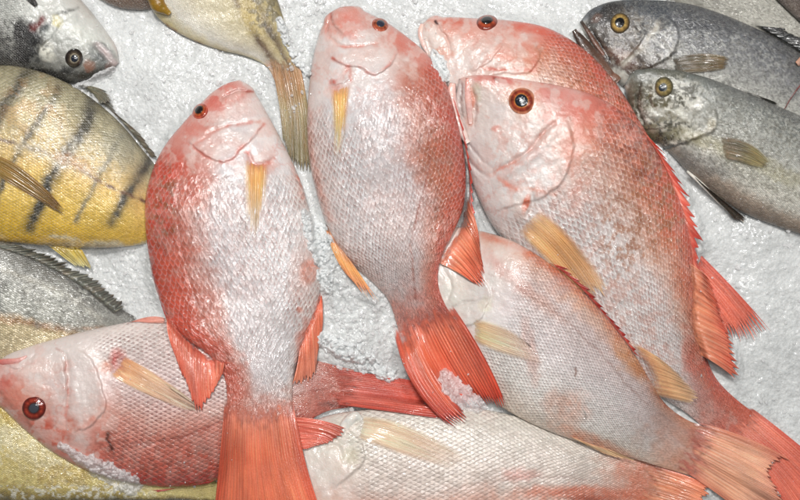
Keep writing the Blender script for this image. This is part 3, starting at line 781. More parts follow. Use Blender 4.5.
N = Fish('market_fish', 'yellow grainy fish at the bottom left, under the sideways red snapper', 'grey and brown fish at the edges',
         [(-150,440,-150,440),(-125,400,-125,470),(-75,382,-75,492),(-20,378,-20,500),(30,388,30,502),(70,402,75,502),(110,424,115,500),(150,452,150,500),(190,474,190,500),(225,484,225,502)],
         M_BREAM, [(0,(190,170,96)),(.3,(214,196,124)),(.6,(210,190,120)),(.85,(206,190,120)),(.94,(140,122,60)),(1,(70,66,44))],
         rows=64, head=.05, base=.3, ratio=.26, lift=1,
         ops=[('b',30,452,40,14,30,(216,204,160),.6),('b',60,475,30,12,10,(196,162,72),.4),('sk',30,440,80,40,20,(236,226,190),.5,4),('sk',60,480,90,18,0,(150,120,50),.45,5),('b',8,412,30,8,30,(196,160,50),.6),('sk',60,492,90,8,0,(240,240,230),.6,3)])

Hf = Fish('dark_market_fish', 'dark grey fish with gaping jaw and golden eye, upper one of the top right pair', 'grey and brown fish at the edges',
         [(580,22,580,22),(588,12,584,34),(600,5,590,50),(622,0,602,70),(652,0,625,88),(690,4,665,108),(730,17,705,124),(768,34,745,134),(805,56,790,140),(845,84,830,142),(880,110,870,145)],
         M_GREY, [(0,(54,58,62)),(.14,(90,94,100)),(.35,(134,136,138)),(.55,(178,178,172)),(.8,(200,200,190)),(1,(190,188,178))],
         rows=62, head=.26, base=.25, ratio=.32, mott=.18,
         ops=[('b',614,44,42,36,20,(60,52,46),1.15),('b',640,68,44,12,16,(58,44,36),.95),('b',602,16,22,12,-30,(38,36,36),.9),('b',596,18,8,5,-40,(110,80,66),.6),('b',656,36,17,15,50,(74,76,80),.9),('b',600,58,16,14,50,(84,56,44),.9),('b',622,60,18,10,30,(96,64,52),.7),
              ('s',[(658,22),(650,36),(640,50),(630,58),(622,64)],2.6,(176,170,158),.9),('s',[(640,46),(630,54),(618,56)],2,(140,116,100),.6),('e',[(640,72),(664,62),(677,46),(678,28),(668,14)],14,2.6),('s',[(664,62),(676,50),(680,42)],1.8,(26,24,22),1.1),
              ('g',[(590,28),(600,44),(610,62)],2.4,2.5),('s',[(588,26),(600,44),(608,62)],2.2,(26,18,16),1.0),('e',[(618,68),(634,52),(648,32)],10,1.8),('sk',636,44,50,36,0,(150,140,126),.35,2.6),('sk',660,38,14,12,0,(160,160,158),.35,2.2),
              ('sk',730,60,110,50,25,(196,196,188),.45,1.8),('sk',740,60,110,60,25,(58,58,58),.4,2.4),('b',700,18,80,14,15,(60,64,70),.65),('b',800,62,20,16,40,(70,70,68),.5)])
Hf.rod('lower_jaw', [(574,30),(582,42),(592,56),(604,70),(618,82)], [2.5,5.5,8,10,9], [(58,48,42),(112,84,70)], zs=[12,10,9,9,9])
Hf.rod('lip', [(581,21),(588,31),(596,44),(604,55)], [1.6,2.4,2.6,1.4], [(60,52,46),(120,86,72)], dz=-.8)
Hf.eye(620,23,10.5,[(0,(40,30,20)),(.44,(30,24,18)),(.52,(170,142,84)),(.72,(140,112,62)),(.86,(80,66,44)),(1,(44,38,32))], pupil=(12,12,14), pr=.5, bulge=.35)
Hf.fin('pectoral_fin', [(668,60),(672,72)], [(731,58),(728,68)], 11, [(0,(84,78,68)),(.5,(104,92,70)),(1,(138,114,76))], (66,58,48), mids=[(700,53),(700,73)], rag=.05, seed=41, rise=1.2, alpha=(.9,.4), ridge=.2, fade=.16, soft=.08, th=.2)
Hf.fin('dorsal_fin', [(752,25),(778,40),(806,58),(826,74)], [(786,29),(806,40),(828,58),(840,76)], 12, [(0,(40,42,44)),(1,(24,26,28))], (70,72,74), rag=.15, seed=42, zt=24, lift=.5)
Hf.rod('fin_spine', [(784,110),(791,98),(801,84)], [.5,.6,.7], [(96,40,34),(110,44,40)], dz=.6)
Hf.rod('finlet', [(797,64),(803,60),(812,58)], [3,4.5,3], [(190,150,130),(180,140,120)], dz=2)

If = Fish('dark_market_fish', 'olive grey fish with a clouded yellow eye, lower one of the top right pair', 'grey and brown fish at the edges',
         [(624,86,624,86),(630,75,627,100),(645,69,634,120),(668,69,646,138),(698,75,668,152),(738,89,698,182),(778,106,736,209),(820,124,782,228),(860,142,830,242),(900,160,880,250),(930,180,915,250)],
         M_GREY, [(0,(84,88,84)),(.12,(118,122,118)),(.3,(160,162,156)),(.48,(192,192,184)),(.62,(200,198,184)),(.8,(212,208,196)),(.9,(166,148,130)),(1,(120,104,88))],
         rows=62, head=.24, base=.3, ratio=.32, mott=.15,
         ops=[('b',654,108,34,32,20,(106,100,76),.95),('b',634,94,11,22,0,(78,72,52),.9),('b',682,98,22,20,30,(70,68,54),.9),('b',650,116,22,7,-20,(214,214,204),.95),('b',660,139,24,9,-15,(84,80,54),.9),('b',664,72,26,6,5,(84,84,72),.7),
              ('e',[(655,150),(690,142),(716,130),(714,108),(700,92)],14,3.0),('s',[(655,149),(690,141),(716,130)],1.6,(40,36,26),1.0),('s',[(655,146),(690,138),(714,128)],2,(212,206,192),.9),('e',[(640,130),(662,128),(684,116)],8,1.8),
              ('sk',668,104,40,30,0,(222,220,208),.8,3),('sk',668,130,40,22,0,(30,28,16),.85,3),('sk',645,100,20,30,0,(50,46,30),.6,3.5),('b',694,104,3,12,30,(220,218,208),1.0),('b',694,104,11,3,10,(220,218,208),.9),('b',711,124,5,8,0,(206,200,180),.8),
              ('sk',770,150,110,60,25,(214,214,204),.4,1.8),('sk',740,150,110,60,25,(96,92,74),.45,2.6),('b',750,160,90,9,22,(164,156,112),.45),('g',[(640,84),(638,105),(644,122)],1.8,2.2),('s',[(641,84),(639,105),(645,124)],1.6,(54,50,36),.9),('g',[(648,90),(650,104),(658,112)],2,1.6),
              ('b',705,165,40,14,25,(108,112,112),.5),('b',760,98,70,12,24,(104,106,104),.5)])
If.eye(664,87,10,[(0,(60,66,74)),(.35,(110,114,114)),(.46,(150,134,90)),(.7,(130,114,70)),(.85,(90,84,62)),(1,(70,66,50))], pupil=(34,42,52), pr=.36, bulge=.4, pofs=(1.5,-.5))
If.fin('pectoral_fin', [(716,136),(722,158)], [(771,163),(765,169)], 11, [(0,(150,126,100)),(.4,(112,106,88)),(.75,(164,148,104)),(1,(190,178,140))], (128,112,80), mids=[(748,142),(742,164)], rag=.05, seed=51, rise=1.2, alpha=(.9,.3), ridge=.2, fade=.2, soft=.12, th=.2)
If.rod('pelvic_fin', [(687,171),(704,186),(722,204),(744,222)], [1.2,2.2,2,.8], [(222,218,208),(214,210,200)], zs=[16,13,10,8])
If.fin('pelvic_fin', [(690,172),(703,184)], [(738,222),(750,222)], 6, [(0,(40,36,32)),(1,(60,54,48))], None, rag=.05, seed=52, zt=6)
If.fin('dorsal_fin', [(745,91),(765,99)], [(776,102),(779,105)], 5, [(0,(60,62,58)),(1,(46,48,46))], None, rag=.1, seed=53, zt=26)

SN = 'red snappers heaped on the ice'
# ------------------------------------------------------------------ C: back snapper
Cf = Fish('red_snapper', 'red snapper with pale closed mouth, half covered by the largest snapper in front', SN,
         [(421,25,421,25),(429,18,420,33),(444,17,423,48),(470,18,433,72),(505,20,449,98),(545,27,470,122),(585,50,500,152),(615,82,530,182),(641,123,560,215),(662,162,600,250),(676,205,640,270),(688,240,665,282),(702,264,682,292)],
         M_RED, [(0,(214,96,84)),(.1,(220,112,96)),(.25,(214,140,118)),(.4,(222,178,160)),(.6,(224,206,200)),(1,(220,206,200))],
         rows=34, head=.28, base=.3, lift=1,
         ops=[('b',455,32,34,13,5,(228,140,128),.55),('b',432,40,13,26,-20,(226,212,206),.85),('b',450,22,20,4,2,(214,112,98),.7),('b',460,45,16,12,0,(226,204,198),.5),('b',500,42,30,16,20,(226,188,180),.45),('b',535,28,30,8,15,(222,98,80),.7),
              ('s',[(484,68),(505,69),(533,69)],1.8,(214,96,84),.7),('s',[(490,58),(510,58),(536,62)],3,(230,146,130),.6),('b',445,54,9,5,20,(226,150,130),.6),
              ('s',[(500,48),(490,56),(482,66)],2.5,(222,130,115),.5),('s',[(508,30),(520,40),(534,56),(537,70)],3,(222,130,116),.5),('e',[(478,84),(500,74),(530,72),(540,58),(534,40)],12,2.2),('e',[(470,72),(490,62),(505,44)],10,1.6),
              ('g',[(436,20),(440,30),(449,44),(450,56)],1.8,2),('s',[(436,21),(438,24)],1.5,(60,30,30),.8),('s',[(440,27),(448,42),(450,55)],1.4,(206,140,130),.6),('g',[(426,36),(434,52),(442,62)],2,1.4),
              ('b',505,52,14,10,0,(224,142,126),.45),('sk',600,100,60,60,45,(160,100,66),.45,4),('b',525,80,40,8,5,(226,206,200),.5),('b',520,70,8,6,0,(222,110,96),.4)])
Cf.rod('lip', [(423,24),(421,32),(424,44),(430,56)], [2.5,3.5,3.2,1.5], [(230,190,180),(226,200,192)], dz=-2.5)
Cf.eye(487,22,11,[(0,(40,16,10)),(.5,(60,26,14)),(.62,(160,70,40)),(.8,(140,56,38)),(.93,(110,50,40)),(1,(150,70,56))], pupil=(20,16,18), pr=.55, bulge=.3, k=1.0, hz=-1)
Cf.fin('tail_fin', [(700,256),(694,275),(682,292)], [(773,334),(768,338),(755,346),(735,342),(712,345)], 17, [(0,(214,86,70)),(.4,(224,100,80)),(.85,(222,92,72)),(1,(190,60,50))], (246,166,144),
       mids=[(737,292),(728,310),(705,312)], rag=.14, memb=.3, black=.25, seed=61, zt=10, lift=.8)

# ------------------------------------------------------------------ D: big right snapper
Df = Fish('red_snapper', 'largest red snapper, wide orange eye, brown flecked back and broad yellow pectoral fin', SN,
         [(459,79,459,79),(468,76,456,94),(484,75,455,112),(505,77,458,132),(532,81,464,156),(562,86,474,187),(596,96,490,221),(630,118,513,252),(660,154,545,288),(682,196,580,322),(695,240,612,355),(699,280,638,380),(699,312,660,397),(703,345,682,410),(716,378,700,424),(736,399,716,434),(757,415,730,442)],
         M_RED, [(0,(216,106,96)),(.1,(218,120,102)),(.22,(214,136,112)),(.36,(218,184,172)),(.48,(218,210,208)),(1,(220,216,214))], tailcol=(220,104,86),
         rows=34, head=.27, base=.3, lift=1.2, ratio=.34,
         ops=[('b',500,80,36,6,3,(206,110,110),.7),('b',560,100,40,14,20,(222,120,116),.65),('b',590,125,30,16,40,(226,128,116),.55),('b',555,116,16,16,0,(224,150,144),.4),('b',480,110,16,24,10,(220,206,200),.8),('b',477,92,5,9,0,(188,180,150),.6),
              ('b',523,101,19,18,0,(232,190,170),.7),('b',500,130,26,24,30,(226,212,208),.6),('b',570,150,9,22,-20,(224,132,120),.45),('b',560,175,14,20,20,(226,196,188),.3),
              ('b',575,200,5,24,10,(220,140,126),.3),('b',497,128,5,3,0,(222,120,110),.6),('b',600,170,40,60,40,(226,190,180),.25),
              ('s',[(496,171),(512,162),(528,150),(546,132)],1.8,(214,136,126),.7),('g',[(492,174),(512,161),(530,149),(552,124)],2.2,2.4),('g',[(498,180),(516,168),(534,156),(556,132)],4,-1.5),
              ('s',[(498,178),(505,183),(516,190)],2.4,(228,130,112),.7),('s',[(520,188),(538,190),(556,194)],2,(224,150,134),.5),
              ('g',[(458,128),(462,148),(472,166),(488,178)],1.6,1.6),('g',[(463,126),(470,146),(480,160),(492,168)],1.6,1.4),('g',[(456,120),(459,142),(468,168),(482,184)],2,-1.0),('s',[(462,140),(472,162),(490,176)],1.2,(214,170,164),.5),
              ('e',[(490,212),(515,206),(545,196),(566,176),(574,146),(566,118)],14,2.6),('g',[(516,200),(526,206),(536,214)],3,1.2),('b',522,208,11,14,10,(228,214,208),.8),('z',520,210,11,15,10,3.0),('b',527,202,3.5,11,15,(214,104,76),.9),('g',[(532,190),(533,202),(528,216)],2.2,2.6),
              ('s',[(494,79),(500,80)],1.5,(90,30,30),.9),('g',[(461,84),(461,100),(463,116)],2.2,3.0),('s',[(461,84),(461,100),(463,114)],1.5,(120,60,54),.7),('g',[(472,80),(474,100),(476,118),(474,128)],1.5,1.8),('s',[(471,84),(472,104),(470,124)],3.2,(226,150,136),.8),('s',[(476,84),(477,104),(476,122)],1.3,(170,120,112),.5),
              ('sk',650,200,50,90,30,(146,104,62),.65,5),('sk',640,150,50,36,45,(122,60,50),.65,3.5),('sk',600,220,90,110,30,(214,138,124),.25,5),('sk',540,160,60,60,0,(222,138,128),.25,7),
              ('b',715,385,30,26,30,(214,92,80),.55),('b',690,350,9,30,-10,(216,96,80),.6),('sk',640,330,60,60,30,(220,138,122),.3,6)])
Df.rod('lower_jaw', [(453,83),(451,95),(454,112),(460,128),(468,143)], [3.2,5.2,5.8,5,2.5], [(228,184,176),(222,206,200)], zs=[28,28,27,26,25])
Df.rod('lip', [(468,78),(468,92),(470,108),(471,124)], [2.6,3.6,4,2.4], [(222,160,150),(226,196,190)], dz=-2.2)
Df.eye(522,101,14,[(0,(20,20,26)),(.44,(30,26,30)),(.5,(190,120,56)),(.56,(150,66,44)),(.74,(122,44,32)),(.86,(180,112,82)),(1,(196,140,116))], pupil=(22,28,40), pr=.5, bulge=.34, hz=-.6)
Df.fin('dorsal_fin', [(640,128),(658,156),(674,192),(688,240),(694,285)], [(669,158),(687,190),(705,236),(703,262),(710,300)], 13, [(0,(222,110,92)),(.5,(214,70,60)),(1,(150,34,36))], (236,150,130),
       rag=.3, memb=.45, seed=71, lift=.8, black=.2, zt=22)
Df.fin('dorsal_fin', [(688,262),(690,292),(689,322),(698,354)], [(714,288),(728,328),(742,362),(740,384)], 16, [(0,(214,130,100)),(.4,(226,126,98)),(.8,(216,84,66)),(1,(170,50,46))], (246,176,150),
       mids=[(704,274),(711,310),(718,342),(722,368)], rag=.16, memb=.2, seed=72, lift=.8, zt=10, black=.5)
Df.fin('pectoral_fin', [(512,229),(522,216),(533,204)], [(580,300),(604,306),(614,292)], 18, [(0,(228,200,184)),(.15,(234,188,144)),(.45,(238,176,112)),(.8,(238,184,130)),(1,(222,196,160))], (232,196,130), mids=[(545,262),(560,250),(576,240)],
       rag=.12, memb=.05, seed=73, rise=.2, alpha=(.9,.15), fade=.4, soft=.24, ridge=.14, lift=.45, th=.2)
Df.fin('tail_fin', [(758,416),(744,430),(730,444)], [(880,520),(850,520),(800,560)], 22, [(0,(222,120,100)),(.25,(220,104,86)),(1,(214,84,66))], (240,160,140), rag=.08, seed=74, zt=12, lift=.8, mids=[(812,456),(795,470),(770,488)])

# ------------------------------------------------------------------ G: pale snapper along the bottom
Gf = Fish('red_snapper', 'pale white snapper lying along the bottom edge, head hidden by an orange tail', SN,
         [(212,515,212,515),(235,545,232,478),(272,572,275,442),(318,592,320,418),(368,602,370,409),(420,602,428,406),(475,592,482,409),(528,575,530,420),(572,556,574,436),(608,538,610,448),(640,524,640,458),(665,520,665,466)],
         M_PALE, [(0,(200,90,76)),(.3,(214,120,100)),(.46,(222,176,164)),(.6,(222,206,198)),(1,(226,222,212))], tailcol=(226,120,90),
         rows=42, head=.27, base=.3, lift=1, blotch=.25, hcol=(222,220,212),
         ops=[('s',[(420,498),(470,486),(520,478),(570,478),(625,488)],1.0,(160,124,118),.5),('g',[(420,498),(470,486),(520,478),(570,478),(625,488)],1.4,.35),('b',585,494,60,7,2,(222,112,84),.75),('b',590,504,30,8,0,(120,40,36),.6),('b',520,474,20,7,0,(222,150,146),.5),
              ('b',350,440,24,26,0,(226,222,208),.6),('b',352,456,10,10,0,(196,188,150),.35),('e',[(330,490),(350,478),(366,456),(352,430),(330,416)],16,3),('g',[(318,452),(336,446),(344,462),(352,450)],2,1.6),('g',[(330,436),(344,444),(356,440)],1.6,1.2),('m',330,450,30,40,0,.9)])
Gf.fin('pectoral_fin', [(352,436),(358,416)], [(452,470),(476,462)], 16, [(0,(230,218,204)),(.3,(236,212,184)),(1,(230,206,190))], (226,180,150), mids=[(398,455),(410,425)],
       rag=.04, memb=.04, seed=81, rise=.4, alpha=(.75,-.1), ridge=.12, soft=.2, lift=.35, fade=.2, th=.2)
Gf.rod('fin_base', [(339,436),(347,424),(356,417),(362,420)], [3,6,6,2.5], [(222,218,210),(206,206,200)], dz=-1)
Gf.fin('tail_fin', [(656,466),(656,492),(655,522)], [(716,490),(706,500),(712,540)], 20, [(0,(226,156,130)),(.25,(228,132,96)),(.8,(226,120,84)),(1,(222,110,80))], (244,190,160), mids=[(688,476),(684,496),(686,530)],
       rag=.14, seed=82, black=.95, zt=14)

# ------------------------------------------------------------------ E: sideways snapper, back to the bottom edge
Ef = Fish('red_snapper', 'red snapper lying sideways at bottom left, thin dark mark on its flank', SN,
         [(-14,383,-14,383),(-9,396,-10,370),(4,410,4,357),(25,430,28,347),(54,453,58,338),(90,472,94,329),(130,483,134,321),(175,487,175,318),(215,481,215,322),(250,466,250,333),(280,446,280,346),(305,424,305,357),(328,411,330,364),(352,407,354,370)],
         M_NET, [(0,(192,74,66)),(.08,(204,100,88)),(.3,(208,134,124)),(.42,(216,166,158)),(.55,(222,196,194)),(1,(226,216,212))], tailcol=(210,92,78),
         rows=37, head=.30, base=.3, lift=1.4, ratio=.33,
         ops=[('b',12,384,24,20,10,(214,112,100),.75),('b',0,378,14,16,0,(206,92,88),.6),('b',30,392,20,14,0,(222,164,152),.5),('b',48,436,36,14,35,(214,84,62),.75),('b',70,426,14,10,20,(206,90,66),.5),('b',40,366,36,17,-10,(224,208,204),.85),('b',95,345,50,18,-8,(226,216,212),.8),
              ('b',84,390,16,30,0,(224,212,208),.75),('s',[(66,362),(68,390),(66,424)],1.3,(196,110,104),.7),('g',[(66,356),(69,380),(68,404),(65,428)],2.2,2.4),('s',[(66,360),(62,352),(56,348)],1.2,(190,150,146),.6),
              ('e',[(70,434),(92,424),(106,408),(104,388),(98,372),(88,356),(74,346)],13,2.6),('e',[(58,430),(64,400),(66,370),(58,350)],9,1.4),('s',[(72,430),(93,419),(106,406)],2.5,(224,150,138),.6),
              ('b',116,358,9,10,0,(196,84,84),.8),('b',106,366,6,6,0,(222,130,100),.6),('b',100,364,5,7,0,(222,200,190),.5),('g',[(96,352),(108,362),(112,374)],3,1.4),
              ('g',[(2,366),(16,370),(30,362)],1.6,1.4),('s',[(-6,372),(6,366),(18,362)],2,(206,110,100),.6),('g',[(20,352),(28,358),(36,354)],1.6,1),
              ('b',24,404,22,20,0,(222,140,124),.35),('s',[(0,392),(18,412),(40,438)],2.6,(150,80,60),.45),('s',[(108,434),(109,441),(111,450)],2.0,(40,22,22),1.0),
              ('s',[(110,440),(150,444),(185,436),(225,420),(270,402),(330,388)],1.3,(176,92,84),.7),('g',[(110,440),(150,444),(185,436),(225,420),(270,402),(330,388)],1.4,.8),('sk',150,455,80,26,4,(120,70,60),.4,3),('b',160,480,80,5,0,(190,60,54),.6),('b',330,404,16,4,0,(110,30,24),.7),('b',180,380,60,30,10,(224,206,206),.3),('m',110,330,60,9,-8,.8)])
Ef.rod('lip', [(-2,362),(8,362),(20,360),(27,356)], [3,3.4,2.6,1.2], [(206,110,104),(222,180,174)], dz=-1)
Ef.eye(34,408,12.2,[(0,(60,50,50)),(.42,(60,40,40)),(.5,(110,34,24)),(.64,(150,56,38)),(.78,(120,38,28)),(.9,(90,30,24)),(1,(120,60,50))], pupil=(62,66,74), pr=.42, bulge=.34, k=.45)
Ef.fin('pectoral_fin', [(104,372),(112,362),(118,352)], [(190,412),(200,410),(198,404)], 15, [(0,(228,150,110)),(.15,(238,176,128)),(.4,(236,194,160)),(1,(230,208,196))], (226,150,110), mids=[(144,394),(154,386),(160,376)],
       rag=.04, memb=.05, seed=91, rise=.4, alpha=(.9,.2), ridge=.14, lift=.45, fade=.22, soft=.14, th=.2)
Ef.fin('pelvic_fin', [(124,325),(134,321)], [(168,319),(166,323)], 5, [(0,(214,120,110)),(1,(226,150,140))], (230,180,170), rag=.05, seed=92, lift=.6, mids=[(148,317),(150,323)])
Ef.fin('dorsal_fin', [(206,486),(150,490)], [(214,480),(160,492)], 8, [(0,(190,60,54)),(1,(170,36,40))], None, rag=.1, seed=94)
Ef.fin('dorsal_fin', [(262,420),(272,440),(280,454)], [(349,430),(346,434),(308,449)], 9, [(0,(222,120,106)),(.4,(222,100,84)),(.9,(216,84,66)),(1,(196,70,56))], (244,170,150), mids=[(308,418),(310,436),(298,450)],
       rag=.05, memb=.06, seed=93, rise=2.2, ridge=1.0)
Ef.fin('tail_fin', [(346,371),(348,388),(346,406)], [(438,386),(446,400),(448,420)], 18, [(0,(212,110,100)),(.3,(206,84,72)),(.7,(214,80,64)),(1,(206,66,52))], (232,136,120), mids=[(392,377),(396,392),(394,412)],
       rag=.08, seed=95, lift=1.0, rise=1.5)

# ------------------------------------------------------------------ F: slanting pale snapper, right of centre
Ff = Fish('red_snapper', 'silvery pink snapper slanting beneath the largest one, dark red spines along its back', SN,
         [(392,240,392,240),(404,230,396,256),(432,226,406,286),(470,229,422,320),(508,239,446,354),(545,260,474,386),(580,289,508,411),(612,324,546,430),(634,353,582,443),(650,380,612,452),(664,402,638,460),(684,418,664,468),(712,430,692,476)],
         M_SILV, [(0,(210,120,92)),(.07,(220,172,156)),(.2,(214,196,194)),(.45,(228,220,220)),(.8,(232,228,222)),(1,(224,206,190))], tailcol=(216,150,126),
         rows=42, head=.33, base=.3, blotch=.25, hcol=(220,214,208), lift=1.6, ratio=.32,
         ops=[('s',[(484,236),(515,246),(550,268),(585,298),(618,338),(640,372)],4,(214,110,84),.55),('s',[(488,272),(520,290),(560,316),(600,352),(640,398),(680,430)],1.0,(160,124,118),.5),('g',[(488,272),(520,290),(560,316),(600,352),(640,398),(680,430)],1.4,.35),
              ('b',540,300,36,8,40,(214,150,130),.35),('b',505,272,30,7,40,(216,140,134),.4),('b',530,350,8,34,-10,(222,160,150),.4),('b',565,405,22,16,20,(222,150,124),.5),('b',640,360,16,26,-35,(220,156,104),.6),('b',600,320,60,14,42,(222,172,140),.35),
              ('b',590,440,36,6,22,(222,140,110),.6),('b',703,450,12,24,-20,(170,50,56),.7),('b',455,290,18,30,-20,(226,222,212),.85),('g',[(440,262),(452,290),(445,305)],1.6,1.4),('g',[(452,308),(468,302),(488,300)],1.6,2),('s',[(452,308),(468,303),(488,301)],1.1,(140,136,130),.5),
              ('e',[(450,330),(478,322),(490,300),(484,276),(470,256)],14,2.6),('b',486,306,8,9,0,(206,206,160),.4),('s',[(575,368),(575,376)],1.2,(120,60,40),.8),('s',[(585,412),(586,418)],1.2,(70,70,64),.8),
              ('sk',600,400,50,20,20,(226,224,220),.4,4),('b',560,285,14,10,30,(180,160,168),.4)])
Ff.fin('pectoral_fin', [(470,340),(469,316)], [(548,366),(532,346)], 15, [(0,(230,214,196)),(.12,(238,206,164)),(.35,(234,212,186)),(1,(226,206,196))], (228,190,150), mids=[(505,356),(508,328)], rag=.04, memb=.05, seed=101, rise=.4, alpha=(.75,-.15), ridge=.12, soft=.22, lift=.35, fade=.16, th=.2)
Ff.fin('dorsal_fin', [(548,262),(570,279),(596,306),(620,336),(632,352)], [(572,270),(592,290),(612,318),(636,344),(644,360)], 12, [(0,(206,84,66)),(.5,(150,30,30)),(1,(90,16,20))], (222,90,76),
       rag=.35, memb=.5, seed=102, lift=.8, black=.5)
Ff.fin('dorsal_fin', [(622,338),(636,356),(646,376),(648,396)], [(672,368),(694,388),(702,400),(700,407)], 13, [(0,(214,138,104)),(.3,(226,160,116)),(.8,(228,178,140)),(1,(228,196,172))], (236,196,146), mids=[(648,350),(664,370),(672,386),(672,400)],
       rag=.12, seed=103, rise=.4, alpha=(.95,.35), fade=.34, ridge=.18, lift=.4, th=.2, soft=.08)
Ff.fin('anal_fin', [(566,434),(585,441),(604,447)], [(590,447),(612,457),(640,462)], 9, [(0,(226,140,110)),(.5,(230,190,150)),(1,(226,170,140))], (240,210,180), rag=.1, seed=104, rise=1)
Ff.fin('tail_fin', [(706,428),(702,450),(690,474)], [(792,462),(780,466),(776,482),(786,500),(780,522),(760,532)], 22, [(0,(206,110,100)),(.2,(224,150,124)),(.6,(228,158,132)),(1,(224,130,112))], (240,200,176), mids=[(752,440),(744,458),(742,470),(742,486),(736,500),(728,502)],
       rag=.14, seed=105, black=.9, rise=1.5)

# ------------------------------------------------------------------ B: upright snapper, centre
Bf = Fish('red_snapper', 'upright red snapper at the centre with a clump of ice on its tail', SN,
         [(340,7,340,7),(351,6,331,12),(366,12,323,25),(386,22,316,45),(406,36,311,70),(427,54,308,98),(444,78,307,132),(454,108,310,165),(462,142,317,196),(466,176,327,226),(463,208,342,252),(453,234,358,270),(442,256,374,284),(438,280,388,300),(444,302,396,322),(455,320,402,342)],
         M_RED, [(0,(206,84,76)),(.08,(206,104,92)),(.2,(204,132,118)),(.3,(214,168,162)),(.40,(214,206,208)),(.8,(218,217,218)),(1,(220,200,196))], tailcol=(214,108,92),
         rows=34, head=.25, base=.3, lift=1.6,
         ops=[('b',345,22,28,18,0,(224,134,124),.7),('b',335,30,10,22,10,(224,160,150),.55),('b',350,28,13,12,0,(226,140,134),.5),('b',362,54,32,13,0,(226,196,190),.6),('b',410,44,26,11,35,(214,108,98),.75),('b',395,40,20,14,20,(224,140,130),.5),
              ('s',[(330,38),(340,45),(360,45),(376,42)],1.8,(220,124,114),.7),('g',[(328,36),(340,45),(360,45),(378,42)],2,1.6),('s',[(333,58),(345,65),(360,66),(373,74),(386,67),(397,50)],1.7,(214,104,98),.75),
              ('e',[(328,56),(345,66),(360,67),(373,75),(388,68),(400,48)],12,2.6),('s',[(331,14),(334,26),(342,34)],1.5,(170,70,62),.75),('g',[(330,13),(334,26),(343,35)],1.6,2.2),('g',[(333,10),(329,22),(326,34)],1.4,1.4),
              ('b',338,88,11,5,-10,(206,130,120),.6),('s',[(330,84),(342,78),(350,68),(351,80)],2,(196,96,92),.75),('b',340,75,12,8,-20,(226,206,204),.6),('e',[(331,86),(342,84),(352,78)],7,2.2),
              ('sk',440,180,22,70,-8,(120,72,50),.5,3),('sk',430,100,24,50,-20,(176,92,76),.3,4),('b',452,200,14,44,-6,(218,96,78),.55),('b',440,170,18,40,-6,(206,130,104),.4),('b',400,240,40,50,0,(222,186,178),.3),
              ('s',[(408,76),(426,120),(426,180),(412,240),(416,300)],1.2,(170,96,88),.7),('g',[(408,76),(426,120),(426,180),(412,240),(416,300)],1.4,.8),('b',443,262,8,30,0,(214,90,76),.6),('b',425,322,30,9,-25,(150,90,96),.4),('sk',370,150,60,90,0,(206,164,160),.25,5),('s',[(309,110),(313,160),(330,220)],3,(228,160,148),.5),
              ('b',313,70,6,60,5,(226,206,204),.6),('m',345,100,12,30,0,.6)])
Bf.eye(380,25,8.8,[(0,(40,30,40)),(.45,(44,34,40)),(.52,(150,80,46)),(.7,(140,62,44)),(.85,(176,96,72)),(1,(150,80,66))], pupil=(46,48,62), pr=.52, bulge=.35, k=.9)
Bf.fin('pectoral_fin', [(327,82),(340,83),(353,76)], [(328,158),(336,176),(345,156)], 15, [(0,(220,150,116)),(.1,(234,168,100)),(.4,(238,184,100)),(.7,(232,200,150)),(1,(224,210,200))], (236,206,120), mids=[(331,122),(339,126),(348,118)],
       rag=.45, memb=.1, seed=111, rise=.1, alpha=(.9,-.3), ridge=.1, fade=.2, soft=.42, lift=.35, raymix=.5, th=.2)
Bf.fin('pelvic_fin', [(324,220),(336,240),(352,262)], [(362,288),(371,303),(380,303)], 9, [(0,(226,150,120)),(.4,(230,160,90)),(.8,(226,130,90)),(1,(232,200,180))], (244,200,150), mids=[(338,262),(350,272),(364,280)], rag=.18, memb=.3, seed=112, zt=22)
Bf.fin('dorsal_fin', [(452,96),(463,140),(468,185),(466,215)], [(459,110),(469,150),(475,196),(478,226)], 11, [(0,(214,90,76)),(.6,(206,54,46)),(1,(160,30,34))], (232,120,100), rag=.3, memb=.4, seed=113, lift=.3, zt=20)
Bf.fin('dorsal_fin', [(466,196),(456,230),(443,250),(437,262)], [(480,256),(486,278),(484,292),(478,286)], 14, [(0,(216,120,96)),(.4,(222,118,88)),(.85,(220,92,66)),(1,(180,44,40))], (244,180,150), mids=[(477,226),(472,256),(464,270),(456,272)],
       rag=.1, memb=.18, seed=114, rise=1, black=.5, zt=30)
Bf.fin('tail_fin', [(457,314),(430,326),(401,338)], [(509,414),(502,413),(489,411),(478,415),(468,426),(459,433)], 26, [(0,(212,112,96)),(.25,(216,98,72)),(.7,(212,80,58)),(.92,(196,50,40)),(1,(180,40,36))], (236,140,110), mids=[(486,360),(474,366),(456,366),(444,368),(432,380),(414,386)],
       rag=.08, memb=.14, seed=115, rise=2.0, black=.8, ridge=.7, lift=1.2)

